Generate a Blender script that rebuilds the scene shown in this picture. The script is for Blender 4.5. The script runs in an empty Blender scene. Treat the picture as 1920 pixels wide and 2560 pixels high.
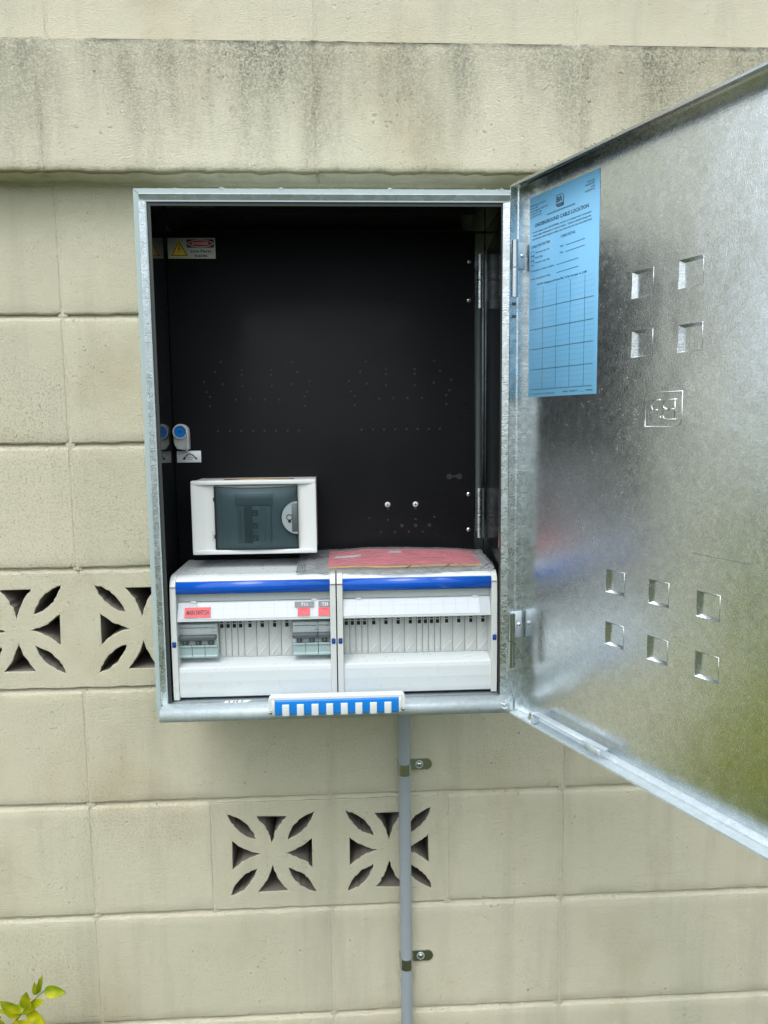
import bpy, bmesh, math, random
from mathutils import Vector, Matrix
random.seed(7)
R = math.radians
sc = bpy.context.scene
C = sc.collection

# ------------------------------------------------------------------ camera
cam_d = bpy.data.cameras.new('camera')
cam = bpy.data.objects.new('camera', cam_d); C.objects.link(cam)
cam_d.sensor_fit = 'VERTICAL'; cam_d.sensor_height = 36.0
cam_d.lens = 36.0 * 1919.52 / 2560.0
cam_d.clip_start = 0.01; cam_d.clip_end = 400
yaw, pit, rol = 0.0492153, -0.1139074, -0.0107630
fw0 = Vector((math.sin(yaw), math.cos(yaw), 0)); rt0 = Vector((math.cos(yaw), -math.sin(yaw), 0)); up0 = Vector((0, 0, 1))
fw = fw0 * math.cos(pit) + up0 * math.sin(pit); up1 = up0 * math.cos(pit) - fw0 * math.sin(pit)
rt = rt0 * math.cos(rol) + up1 * math.sin(rol); up = up1 * math.cos(rol) - rt0 * math.sin(rol)
m = Matrix((rt, up, -fw)).transposed().to_4x4(); m.translation = Vector((0.43585, -1.24401, 0.62858))
cam.matrix_world = m
sc.camera = cam

# ------------------------------------------------------------------ sky, sun, exposure
SUN_EL, SUN_AZ = 58.0, 200.0       # compass azimuth of the sun, 180 = behind the camera
w = bpy.data.worlds.new('World'); sc.world = w; w.use_nodes = True
nt = w.node_tree; nt.nodes.clear()
wo = nt.nodes.new('ShaderNodeOutputWorld'); bg = nt.nodes.new('ShaderNodeBackground')
sky = nt.nodes.new('ShaderNodeTexSky'); sky.sky_type = 'NISHITA'; sky.sun_disc = False
sky.sun_elevation = R(SUN_EL); sky.sun_rotation = R(SUN_AZ); sky.air_density = 1.6; sky.dust_density = 6.0; sky.ozone_density = 1.0
hs = nt.nodes.new('ShaderNodeHueSaturation'); hs.inputs['Saturation'].default_value = 0.22
mx = nt.nodes.new('ShaderNodeMix'); mx.data_type = 'RGBA'
mx.inputs[0].default_value = 0.55; mx.inputs[7].default_value = (7.9, 8.9, 9.7, 1)   # the even grey-white of a closed cloud layer
nt.links.new(sky.outputs[0], hs.inputs['Color']); nt.links.new(hs.outputs[0], mx.inputs[6])
nt.links.new(mx.outputs[2], bg.inputs['Color']); bg.inputs['Strength'].default_value = 0.125
nt.links.new(bg.outputs[0], wo.inputs[0])
sl = bpy.data.lights.new('sun', 'SUN'); sl.energy = 0.7; sl.angle = R(35); sl.color = (1.0, 0.96, 0.9)
so = bpy.data.objects.new('sun', sl); C.objects.link(so)
az = R(SUN_AZ); el = R(SUN_EL)
sd = Vector((math.sin(az) * math.cos(el), math.cos(az) * math.cos(el), math.sin(el)))
so.rotation_euler = sd.to_track_quat('Z', 'Y').to_euler()
sc.view_settings.view_transform = 'Standard'; sc.view_settings.look = 'None'
sc.view_settings.exposure = 0.74; sc.view_settings.gamma = 1.0; sc.view_settings.use_curve_mapping = False

# ------------------------------------------------------------------ material helpers
class N:
    def __init__(s, name):
        s.m = bpy.data.materials.new(name); s.m.use_nodes = True; s.t = s.m.node_tree
        s.b = s.t.nodes['Principled BSDF']; s.out = s.t.nodes['Material Output']
        s.geo = None
    def n(s, typ, **kw):
        o = s.t.nodes.new(typ)
        for k, v in kw.items(): setattr(o, k, v)
        return o
    def l(s, a, b): s.t.links.new(a, b)
    def pos(s, scale=(1, 1, 1), loc=(0, 0, 0)):
        if s.geo is None: s.geo = s.n('ShaderNodeNewGeometry')
        mp = s.n('ShaderNodeMapping'); mp.inputs['Scale'].default_value = scale; mp.inputs['Location'].default_value = loc
        s.l(s.geo.outputs['Position'], mp.inputs['Vector']); return mp.outputs[0]
    def noise(s, scale, detail=4, rough=0.55, vec=None, dist=0.0):
        o = s.n('ShaderNodeTexNoise'); o.inputs['Scale'].default_value = scale; o.inputs['Detail'].default_value = detail
        o.inputs['Roughness'].default_value = rough; o.inputs['Distortion'].default_value = dist
        s.l(vec if vec is not None else s.pos(), o.inputs['Vector']); return o.outputs['Fac']
    def ramp(s, fac, stops):
        o = s.n('ShaderNodeValToRGB'); e = o.color_ramp.elements
        while len(e) < len(stops): e.new(0.5)
        for i, (p, c) in enumerate(stops):
            e[i].position = p; e[i].color = c if len(c) == 4 else (*c, 1)
        s.l(fac, o.inputs[0]); return o.outputs[0]
    def fr(s, fac, a, b):       # linear map a..b -> 0..1, clamped
        o = s.n('ShaderNodeMapRange'); o.inputs[1].default_value = a; o.inputs[2].default_value = b
        s.l(fac, o.inputs[0]); return o.outputs[0]
    def rng(s, fac, a, b, c, d):
        o = s.n('ShaderNodeMapRange'); o.inputs[1].default_value = a; o.inputs[2].default_value = b
        o.inputs[3].default_value = c; o.inputs[4].default_value = d
        s.l(fac, o.inputs[0]); return o.outputs[0]
    def math(s, op, a, b=None):
        o = s.n('ShaderNodeMath', operation=op)
        for i, v in enumerate((a, b)):
            if v is None: continue
            if isinstance(v, (int, float)): o.inputs[i].default_value = v
            else: s.l(v, o.inputs[i])
        return o.outputs[0]
    def mix(s, fac, a, b, bt='MIX'):
        o = s.n('ShaderNodeMix', data_type='RGBA', blend_type=bt)
        for i, v in ((0, fac), (6, a), (7, b)):
            if isinstance(v, (int, float)): o.inputs[i].default_value = v
            elif isinstance(v, tuple): o.inputs[i].default_value = v if len(v) == 4 else (*v, 1)
            else: s.l(v, o.inputs[i])
        return o.outputs[2]
    def xyz(s):
        if s.geo is None: s.geo = s.n('ShaderNodeNewGeometry')
        o = s.n('ShaderNodeSeparateXYZ'); s.l(s.geo.outputs['Position'], o.inputs[0]); return o.outputs
    def bump(s, h, dist, strength=1.0, prev=None):
        o = s.n('ShaderNodeBump'); o.inputs['Distance'].default_value = dist; o.inputs['Strength'].default_value = strength
        s.l(h, o.inputs['Height'])
        if prev is not None: s.l(prev, o.inputs['Normal'])
        return o.outputs[0]
    def set(s, **kw):
        for k, v in kw.items():
            i = s.b.inputs[k.replace('_', ' ')]
            if isinstance(v, (int, float)): i.default_value = v
            elif isinstance(v, tuple): i.default_value = v if len(v) == 4 else (*v, 1)
            else: s.l(v, i)
        return s

def plain(name, col, rough=0.45, metal=0.0, var=0.06, bump=0.0, **kw):
    k = N(name)
    n1 = k.noise(35, 5)
    c = k.mix(n1, tuple(x * (1 - var) for x in col), tuple(min(1, x * (1 + var)) for x in col))
    k.set(Base_Color=c, Roughness=k.rng(k.noise(60, 4), 0.3, 0.7, max(0.02, rough * 0.96), rough * 1.04), Metallic=metal)
    if bump: k.set(Normal=k.bump(k.noise(500, 4), bump))
    k.set(**kw)
    return k.m

M = {}
def wall_mat(name, base, dirt=1.0):
    k = N(name); X, Y, Z = k.xyz()
    big = k.noise(3.2, 5, 0.6)
    col = k.mix(k.fr(big, 0.35, 0.7), base, tuple(b * f for b, f in zip(base, (0.93, 0.955, 0.955))))
    oi = k.n('ShaderNodeObjectInfo'); col = k.mix(1.0, col, k.ramp(oi.outputs['Random'], [(0.0, (0.93, 0.935, 0.93)), (1.0, (1, 1, 1))]), 'MULTIPLY')
    # faint grey green wash running down
    run = k.noise(1.0, 5, 0.6, k.pos((14, 14, 1.6)))
    col = k.mix(k.math('MULTIPLY', k.fr(run, 0.52, 0.8), 0.38 * dirt), col, (0.36, 0.365, 0.27))
    # brown-yellow patches
    col = k.mix(k.math('MULTIPLY', k.fr(k.noise(5.5, 4, 0.5, k.pos((1, 1, 0.8), (3, 0, 7))), 0.54, 0.75), 0.42 * dirt), col, (0.50, 0.41, 0.22))
    # fine speckle
    sp = k.noise(420, 3, 0.7)
    col = k.mix(k.math('MULTIPLY', k.fr(sp, 0.62, 0.78), 0.35), col, (0.30, 0.29, 0.22))
    # grime on the projecting beam course: soaks down from its top edge
    band = k.math('MULTIPLY', k.fr(Z, 0.985, 1.0), k.math('LESS_THAN', Z, 1.1895))
    inb = k.math('LESS_THAN', Y, -0.02)
    band = k.math('MULTIPLY', band, inb)
    down = k.rng(Z, 1.02, 1.19, 0.0, 1.0)
    st = k.noise(1.0, 6, 0.65, k.pos((6.5, 9, 1.5), (2.3, 0, 0.4)))
    st2 = k.noise(1.0, 4, 0.6, k.pos((26, 26, 5)))
    s = k.math('ADD', k.math('MULTIPLY', st, 0.75), k.math('MULTIPLY', st2, 0.3))
    g = k.fr(k.math('ADD', s, k.math('MULTIPLY', down, 0.19)), 0.52, 0.84)
    grain = k.rng(k.noise(330, 3, 0.75), 0.40, 0.58, 0.25, 1.0)
    g = k.math('MULTIPLY', k.math('MULTIPLY', g, band), grain)
    col = k.mix(k.math('MULTIPLY', g, 0.92), col, (0.12, 0.122, 0.10))
    # grime hugging the vertical joints of that course
    jx = k.math('ABSOLUTE', k.math('SUBTRACT', k.math('FRACT', k.math('ADD', k.math('DIVIDE', X, 0.4), 0.5)), 0.5))
    jm = k.math('MULTIPLY', k.rng(jx, 0.0, 0.055, 1.0, 0.0), k.fr(k.noise(1.0, 4, 0.6, k.pos((40, 40, 9))), 0.35, 0.7))
    col = k.mix(k.math('MULTIPLY', k.math('MULTIPLY', jm, band), k.math('MULTIPLY', grain, 0.55)), col, (0.10, 0.10, 0.075))
    # top rim of the beam black, bottom rim mossy
    rim = k.math('MULTIPLY', k.rng(k.math('ADD', Z, k.math('MULTIPLY', k.noise(60, 3), 0.012)), 1.1830, 1.1925, 0.0, 1.0), band)
    col = k.mix(k.math('MULTIPLY', rim, k.fr(k.noise(11, 4), 0.40, 0.56)), col, (0.06, 0.06, 0.04))
    moss = k.math('MULTIPLY', k.rng(k.math('ADD', Z, k.math('MULTIPLY', k.noise(70, 3), 0.008)), 1.0130, 1.0065, 0.0, 1.0), k.math('MULTIPLY', k.math('LESS_THAN', Y, -0.0435), k.math('GREATER_THAN', Z, 0.9)))
    col = k.mix(k.math('MULTIPLY', moss, 0.75), col, (0.20, 0.18, 0.06))
    # lower courses: mildew specks
    lowm = k.math('MULTIPLY', k.fr(k.noise(2.1, 4, 0.6, k.pos((1, 1, 1), (4, 0, 2))), 0.5, 0.72), k.fr(k.noise(260, 3, 0.7), 0.5, 0.66))
    col = k.mix(k.math('MULTIPLY', lowm, 0.50 * dirt), col, (0.16, 0.15, 0.10))
    pits = k.noise(80, 1, 0.4)
    a = k.bump(k.noise(1.0, 6, 0.62, k.pos((330, 330, 430))), 0.0026)
    b = k.bump(k.noise(520, 4, 0.7), 0.0030, prev=a)
    c = k.bump(k.rng(pits, 0.17, 0.27, 0.0, 1.0), 0.0016, prev=b)
    lump = k.bump(k.math('MULTIPLY', k.rng(k.noise(150, 2, 0.5), 0.66, 0.76, 0.0, 1.0), k.fr(k.noise(12, 2), 0.45, 0.6)), 0.0030, prev=c)
    d = k.bump(k.noise(9, 3), 0.003, prev=lump)
    k.set(Base_Color=col, Roughness=0.55, Normal=d)
    k.b.inputs['Specular IOR Level'].default_value = 0.35
    return k.m
M['wall'] = wall_mat('cream_painted_block', (0.86, 0.80, 0.615))
M['mortar'] = wall_mat('painted_mortar', (0.86, 0.80, 0.62), 0.7)
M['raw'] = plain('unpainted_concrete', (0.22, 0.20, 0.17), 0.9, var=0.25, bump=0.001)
M['dark'] = plain('dark_void', (0.02, 0.02, 0.018), 0.9)

def galv(name, base=(0.62, 0.66, 0.68), rough=0.3, spang=1.0, amp=0.0004, fine_c=0.80, haze=0.0, metal=1.0):
    k = N(name)
    wr = k.noise(300, 3, 0.6, dist=1.6)
    vo = k.n('ShaderNodeTexVoronoi'); vo.inputs['Scale'].default_value = 150; k.l(k.pos(), vo.inputs['Vector'])
    hsv = k.n('ShaderNodeSeparateColor'); k.l(vo.outputs['Color'], hsv.inputs[0])
    bright = k.rng(hsv.outputs[0], 0, 1, 1 - 0.10 * spang, 1 + 0.08 * spang)
    cm = k.n('ShaderNodeCombineColor'); [k.l(bright, cm.inputs[i]) for i in range(3)]
    c = k.mix(1.0, base, cm.outputs[0], 'MULTIPLY')
    fine = k.noise(1.0, 4, 0.7, k.pos((300, 300, 340)), 2.4)
    c = k.mix(k.fr(fine, 0.35, 0.65), tuple(x * fine_c for x in base), c)
    c = k.mix(k.math('MULTIPLY', k.fr(k.noise(7, 5, 0.6), 0.5, 0.8), 0.25), c, tuple(x * 0.75 for x in base))
    ro = k.math('ADD', k.rng(wr, 0.3, 0.7, rough * 0.8, rough * 1.25), k.rng(hsv.outputs[1], 0, 1, -0.03 * spang, 0.03 * spang))
    b = k.bump(wr, amp); b = k.bump(k.noise(1.0, 3, 0.6, k.pos((40, 40, 700))), amp * 0.5, prev=b); b = k.bump(k.noise(14, 2), 0.0009, prev=b)
    ro = k.math('ADD', ro, k.rng(k.noise(4.5, 4, 0.6), 0.35, 0.65, -0.025, 0.05))
    k.set(Base_Color=c, Roughness=ro, Metallic=metal, Normal=b)
    if haze:      # dull weathered zinc bloom: a second, wide lobe
        p2 = k.n('ShaderNodeBsdfPrincipled'); p2.inputs['Metallic'].default_value = 1.0; p2.inputs['Roughness'].default_value = 0.55
        k.l(c, p2.inputs['Base Color']); k.l(b, p2.inputs['Normal']); ms = k.n('ShaderNodeMixShader'); ms.inputs[0].default_value = haze
        k.l(k.b.outputs[0], ms.inputs[1]); k.l(p2.outputs[0], ms.inputs[2]); k.l(ms.outputs[0], k.out.inputs[0])
    return k.m
M['galv'] = galv('galvanised_sheet', (0.80, 0.84, 0.86), rough=0.19, amp=0.00013, fine_c=0.66, haze=0.10)
M['galv_pan'] = galv('galvanised_fold', (0.66, 0.75, 0.80), 0.45, 1.2, 0.0002, metal=0.45)
M['galv_lip'] = galv('galvanised_head_band', (0.50, 0.56, 0.59), 0.40, 2.6, 0.0003, metal=0.5)
M['dull'] = plain('dull_steel', (0.055, 0.075, 0.075), 0.6, 0.0)
M['galv_rough'] = galv('galvanised_lip', (0.74, 0.80, 0.82), 0.28, 2.6, 0.0005)
M['galv_smooth'] = galv('zinc_plated_steel', (0.55, 0.58, 0.60), 0.20, 0.3, 0.00006)
M['flange'] = plain('pale_grey_paint', (0.40, 0.485, 0.49), 0.32, var=0.03)
M['steel'] = plain('polished_screw', (0.75, 0.76, 0.76), 0.18, 1.0)
M['white'] = plain('light_grey_white_plastic', (0.62, 0.665, 0.675), 0.28, var=0.02)
M['cream'] = plain('warm_grey_white_plastic', (0.61, 0.635, 0.62), 0.36, var=0.03)
M['cuwhite'] = plain('bright_white_plastic', (0.71, 0.735, 0.73), 0.30, var=0.02)
M['grey_pl'] = plain('light_grey_plastic', (0.50, 0.54, 0.545), 0.34, var=0.03)
M['blue'] = plain('glossy_blue_plastic', (0.006, 0.095, 0.52), 0.10, var=0.03)
M['blue2'] = plain('bright_blue_plastic', (0.008, 0.21, 0.68), 0.30, var=0.06)
M['navy'] = plain('dark_blue_plastic', (0.01, 0.03, 0.22), 0.35)
M['gap'] = plain('grey_gap', (0.36, 0.385, 0.385), 0.5)
M['toggle'] = plain('slate_toggle_plastic', (0.085, 0.105, 0.115), 0.42)
M['termcov'] = plain('blue_grey_terminal_cover', (0.36, 0.47, 0.48), 0.16)
M['paper'] = plain('white_paper', (0.82, 0.84, 0.86), 0.25, var=0.015)
M['paperblue'] = plain('sky_blue_label_vinyl', (0.23, 0.58, 0.92), 0.30, var=0.02)
M['sticker'] = plain('sticker_white_shaded', (0.55, 0.56, 0.55), 0.35, var=0.02)  # white paper darkened: the shade inside the cabinet is in the colour
M['ink'] = plain('black_ink', (0.02, 0.022, 0.03), 0.4)
M['inkblue'] = plain('label_print_ink', (0.025, 0.05, 0.09), 0.4)
M['inkfine'] = plain('label_fine_grid_ink', (0.10, 0.33, 0.58), 0.4)
M['inkgrey'] = plain('grey_print', (0.52, 0.55, 0.57), 0.4)
M['teal'] = plain('teal_print', (0.02, 0.20, 0.26), 0.4)
M['redlab'] = plain('red_label_tape', (0.72, 0.11, 0.13), 0.4)
M['greylab'] = plain('grey_label_tape', (0.20, 0.22, 0.24), 0.4)
M['yellow'] = plain('warning_yellow', (0.85, 0.58, 0.04), 0.4)
M['dred'] = plain('danger_red', (0.55, 0.03, 0.05), 0.4)
M['conduit'] = plain('grey_conduit_pvc', (0.305, 0.345, 0.38), 0.38, var=0.06)
M['dark_strip'] = plain('dark_strip_grey', (0.035, 0.04, 0.04), 0.5)  # rim's dark reflection put into the colour; also joints and slots
M['brass'] = plain('brass_strip', (0.50, 0.32, 0.10), 0.3, 0.8)
M['holder'] = plain('clear_grey_holder', (0.60, 0.63, 0.64), 0.12, var=0.02)
M['soil'] = plain('black_plastic', (0.012, 0.012, 0.013), 0.5)

def gloss_black():
    k = N('glossy_black_panel')
    sm = k.noise(6, 5, 0.6, k.pos((1, 1, 1.6)))
    scr = k.fr(k.noise(1.0, 2, 0.5, k.pos((160, 160, 700), (5, 2, 1)), 2.5), 0.76, 0.80)
    area = k.fr(k.noise(9, 3), 0.52, 0.68)
    c = k.mix(k.math('MULTIPLY', scr, k.math('MULTIPLY', area, 0.8)), (0.0125, 0.0130, 0.0145), (0.30, 0.32, 0.32))
    c = k.mix(k.fr(k.noise(3.0, 4), 0.35, 0.75), c, k.mix(1.0, c, (1.5, 1.5, 1.55), 'MULTIPLY'))
    k.set(Base_Color=c, Roughness=k.rng(sm, 0.35, 0.7, 0.26, 0.40), Normal=k.bump(k.noise(5, 2), 0.002))
    k.b.inputs['Specular IOR Level'].default_value = 0.075
    return k.m
M['black'] = gloss_black()
k = N('mirror_black_liner')
k.set(Base_Color=(0.018, 0.020, 0.022), Roughness=k.rng(k.noise(20, 4), 0.3, 0.7, 0.045, 0.11)); k.b.inputs['IOR'].default_value = 1.8
M['liner'] = k.m
M['liner_soft'] = plain('satin_black_liner', (0.016, 0.017, 0.020), 0.22)

def filmy(name, tint, gloss_w, rough, bump=0.0, scale=40, body=None):
    k = N(name); k.t.nodes.remove(k.b)
    tr = k.n('ShaderNodeBsdfTransparent'); tr.inputs[0].default_value = (*tint, 1)
    gl = k.n('ShaderNodeBsdfGlossy'); gl.inputs['Roughness'].default_value = rough; gl.inputs[0].default_value = (1, 1, 1, 1)
    fz = k.n('ShaderNodeFresnel'); fz.inputs[0].default_value = 1.5
    if bump:
        bb = k.bump(k.noise(scale, 4, 0.6, k.pos((1, 1, 1)), 1.5), bump); k.l(bb, gl.inputs['Normal']); k.l(bb, fz.inputs['Normal'])
    ms = k.n('ShaderNodeMixShader'); k.l(k.math('ADD', fz.outputs[0], gloss_w), ms.inputs[0])
    k.l(tr.outputs[0], ms.inputs[1]); k.l(gl.outputs[0], ms.inputs[2])
    fin = ms
    if body:
        df = k.n('ShaderNodeBsdfDiffuse'); df.inputs[0].default_value = (*body[0], 1)
        m2 = k.n('ShaderNodeMixShader'); m2.inputs[0].default_value = body[1]
        k.l(ms.outputs[0], m2.inputs[1]); k.l(df.outputs[0], m2.inputs[2]); fin = m2
    k.l(fin.outputs[0], k.out.inputs[0]); return k.m
M['smoke'] = filmy('smoked_window', (0.36, 0.46, 0.50), 0.03, 0.05, 0.0, body=((0.10, 0.15, 0.175), 0.20))
M['catch'] = plain('grey_translucent_catch', (0.30, 0.35, 0.365), 0.25)
M['film'] = filmy('clear_plastic_film', (0.93, 0.94, 0.95), 0.04, 0.10, 0.004, 55, body=((0.85, 0.87, 0.9), 0.13))
M['clear'] = filmy('clear_cover', (0.96, 0.97, 0.98), 0.02, 0.06)
k = N('water_drop'); k.set(Base_Color=(1, 1, 1), Roughness=0.02, Transmission_Weight=1.0); k.b.inputs['IOR'].default_value = 1.33
M['water'] = k.m
def leafm():
    k = N('young_leaf')
    c = k.ramp(k.noise(30, 4), [(0.35, (0.17, 0.31, 0.012)), (0.5, (0.42, 0.46, 0.012)), (0.66, (0.68, 0.60, 0.014))])
    k.set(Base_Color=c, Roughness=0.35, Subsurface_Weight=0.0, Normal=k.bump(k.noise(160, 3), 0.0006))
    tl = k.n('ShaderNodeBsdfTranslucent'); k.l(c, tl.inputs[0]); ms = k.n('ShaderNodeMixShader'); ms.inputs[0].default_value = 0.4
    k.l(k.b.outputs[0], ms.inputs[1]); k.l(tl.outputs[0], ms.inputs[2]); k.l(ms.outputs[0], k.out.inputs[0]); return k.m
M['leaf'] = leafm()
M['stem'] = plain('green_stem', (0.22, 0.25, 0.05), 0.5)
k = N('lawn'); k.set(Base_Color=k.mix(k.noise(2.5, 6, 0.7), (0.085, 0.115, 0.025), (0.16, 0.18, 0.04)), Roughness=0.8, Normal=k.bump(k.noise(60, 5, 0.8), 0.05)); M['grass'] = k.m
M['hedge'] = plain('hedge_leaves', (0.045, 0.08, 0.018), 0.6, var=0.5)
k = N('card'); k.set(Base_Color=k.mix(k.fr(k.noise(1.0, 4, 0.6, k.pos((22, 160, 160))), 0.4, 0.65), (0.95, 0.20, 0.28), (0.68, 0.09, 0.15)), Roughness=0.5); M['card'] = k.m

# ------------------------------------------------------------------ mesh helpers
ID = Matrix.Identity(4)
class B:
    """collects shapes into one mesh with several materials"""
    def __init__(s): s.v = []; s.f = []; s.mi = []; s.mats = []; s.sm = []
    def mid(s, mat):
        if mat not in s.mats: s.mats.append(mat)
        return s.mats.index(mat)
    def add(s, vs, fs, mat, T=None, smooth=False):
        o = len(s.v); i = s.mid(mat)
        s.v += [tuple(T @ Vector(v)) if T else tuple(v) for v in vs]
        s.f += [[a + o for a in f] for f in fs]; s.mi += [i] * len(fs); s.sm += [smooth] * len(fs)
        return s
    def bm(s, bm_, mat, T=None, smooth=False):
        bm_.verts.index_update()
        s.add([v.co[:] for v in bm_.verts], [[v.index for v in f.verts] for f in bm_.faces], mat, T, smooth); bm_.free(); return s
    def box(s, x0, x1, y0, y1, z0, z1, mat, bev=0.0, seg=2, T=None, smooth=None):
        b = bmesh.new(); bmesh.ops.create_cube(b, size=1.0)
        for v in b.verts:
            v.co = ((x0 + x1) / 2 + v.co.x * (x1 - x0), (y0 + y1) / 2 + v.co.y * (y1 - y0), (z0 + z1) / 2 + v.co.z * (z1 - z0))
        if bev: bmesh.ops.bevel(b, geom=list(b.edges), offset=bev, segments=seg, affect='EDGES', profile=0.5)
        return s.bm(b, mat, T, bool(bev) if smooth is None else smooth)
    def prism(s, poly, a0, a1, axis, mat, T=None, bev=0.0, smooth=False):
        """poly: 2D points. axis 'x': (y,z) extruded along x; 'y': (x,z); 'z': (x,y)"""
        def P(p, a):
            return (a, p[0], p[1]) if axis == 'x' else (p[0], a, p[1]) if axis == 'y' else (p[0], p[1], a)
        b = bmesh.new(); n = len(poly)
        va = [b.verts.new(P(p, a0)) for p in poly]; vb = [b.verts.new(P(p, a1)) for p in poly]
        b.faces.new(va[::-1]); b.faces.new(vb)
        for i in range(n): b.faces.new((va[i], va[(i + 1) % n], vb[(i + 1) % n], vb[i]))
        bmesh.ops.recalc_face_normals(b, faces=b.faces)
        if bev: bmesh.ops.bevel(b, geom=list(b.edges), offset=bev, segments=2, affect='EDGES', profile=0.5)
        return s.bm(b, mat, T, smooth)
    def cyl(s, p, q, r, mat, n=20, r2=None, T=None, cap=True, smooth=True):
        p = Vector(p); q = Vector(q); d = (q - p); z = d.normalized(); x = z.orthogonal().normalized(); y = z.cross(x)
        r2 = r if r2 is None else r2; vs = []; fs = []
        for i in range(n):
            a = 2 * math.pi * i / n; u = x * math.cos(a) + y * math.sin(a)
            vs.append(p + u * r); vs.append(q + u * r2)
        for i in range(n):
            j = (i + 1) % n; fs.append([2 * i, 2 * j, 2 * j + 1, 2 * i + 1])
        s.add(vs, fs, mat, T, smooth)
        if cap:
            s.add(vs, [[2 * i for i in range(n)][::-1], [2 * i + 1 for i in range(n)]], mat, T, False)
        return s
    def dome(s, c, nrm, r, h, mat, n=16, rings=4, T=None):
        c = Vector(c); z = Vector(nrm).normalized(); x = z.orthogonal().normalized(); y = z.cross(x); vs = []; fs = []
        for k_ in range(rings):
            a = math.pi / 2 * k_ / rings
            for i in range(n):
                t = 2 * math.pi * i / n; vs.append(c + (x * math.cos(t) + y * math.sin(t)) * r * math.cos(a) + z * h * math.sin(a))
        vs.append(c + z * h)
        for k_ in range(rings - 1):
            for i in range(n):
                j = (i + 1) % n; fs.append([k_ * n + i, k_ * n + j, (k_ + 1) * n + j, (k_ + 1) * n + i])
        for i in range(n): fs.append([(rings - 1) * n + i, (rings - 1) * n + (i + 1) % n, rings * n])
        return s.add(vs, fs, mat, T, True)
    def tube(s, pts, r, mat, n=8, T=None, closed=False):
        pts = [Vector(p) for p in pts]; m_ = len(pts); vs = []; fs = []
        for i, p in enumerate(pts):
            a = pts[(i - 1) % m_] if (closed or i > 0) else p; b_ = pts[(i + 1) % m_] if (closed or i < m_ - 1) else p
            t = (b_ - a).normalized(); x = t.orthogonal().normalized() if i == 0 else (x - t * x.dot(t)).normalized(); y = t.cross(x)
            rr = r[i] if isinstance(r, (list, tuple)) else r
            for k_ in range(n):
                q = 2 * math.pi * k_ / n; vs.append(p + (x * math.cos(q) + y * math.sin(q)) * rr)
        for i in range(m_ if closed else m_ - 1):
            for k_ in range(n):
                a = i * n + k_; b_ = i * n + (k_ + 1) % n; j = ((i + 1) % m_) * n
                fs.append([a, b_, j + (k_ + 1) % n, j + k_])
        if not closed: fs += [list(range(n))[::-1], [(m_ - 1) * n + i for i in range(n)]]
        return s.add(vs, fs, mat, T, True)
    def text(s, body, x, z, h, mat, T, width=None, align='LEFT', bold=0.0, mirror=False):
        """flat lettering in a local (x, z) plane; h = capital height"""
        cu = bpy.data.curves.new('t', 'FONT'); cu.body = body; cu.size = 1.0; cu.resolution_u = 2; cu.fill_mode = 'FRONT'; cu.offset = bold
        ob = bpy.data.objects.new('t', cu); me = bpy.data.meshes.new_from_object(ob)
        if not me.vertices: return s
        xs = [v.co.x for v in me.vertices]; a, b_ = min(xs), max(xs)
        sy = h / 0.70; sx = (width / (b_ - a)) if width else sy
        off = {'LEFT': a, 'CENTER': (a + b_) / 2, 'RIGHT': b_}[align]
        sg = -1 if mirror else 1
        vs = [(x + sg * (v.co.x - off) * sx, 0, z + v.co.y * sy) for v in me.vertices]
        s.add(vs, [list(p.vertices) for p in me.polygons], mat, T)
        bpy.data.objects.remove(ob); bpy.data.curves.remove(cu); bpy.data.meshes.remove(me); return s
    def obj(s, name, parent=None, label=None, cat=None, group=None, kind=None):
        me = bpy.data.meshes.new(name); me.from_pydata(s.v, [], s.f)
        for mt in s.mats: me.materials.append(M[mt])
        for p, i, q in zip(me.polygons, s.mi, s.sm): p.material_index = i; p.use_smooth = q
        me.update()
        o = bpy.data.objects.new(name, me); C.objects.link(o)
        if parent: o.parent = parent
        tag(o, label, cat, group, kind); return o
def tag(o, label=None, cat=None, group=None, kind=None):
    for k_, v in (('label', label), ('category', cat), ('group', group), ('kind', kind)):
        if v: o[k_] = v
def empty(name, label, cat, loc=(0, 0, 0), group=None):
    o = bpy.data.objects.new(name, None); o.empty_display_size = 0.05; C.objects.link(o); o.location = loc
    tag(o, label, cat, group); bpy.context.view_layer.update(); return o
def fixp(o, p):          # keep world placement under a moved Empty
    o.parent = p; o.matrix_parent_inverse = Matrix.Translation(-Vector(p.location)); return o
def share(src, name, parent, loc):
    o = bpy.data.objects.new(name, src.data); C.objects.link(o); o.parent = parent; o.location = loc; return o

# ------------------------------------------------------------------ ground
b = B(); n = 40; S = 60.0
b.add([(-S, -S, -0.8), (S, -S, -0.8), (S, 12, -0.8), (-S, 12, -0.8)], [[0, 1, 2, 3]], 'grass')
b.obj('lawn', kind='structure')

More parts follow.
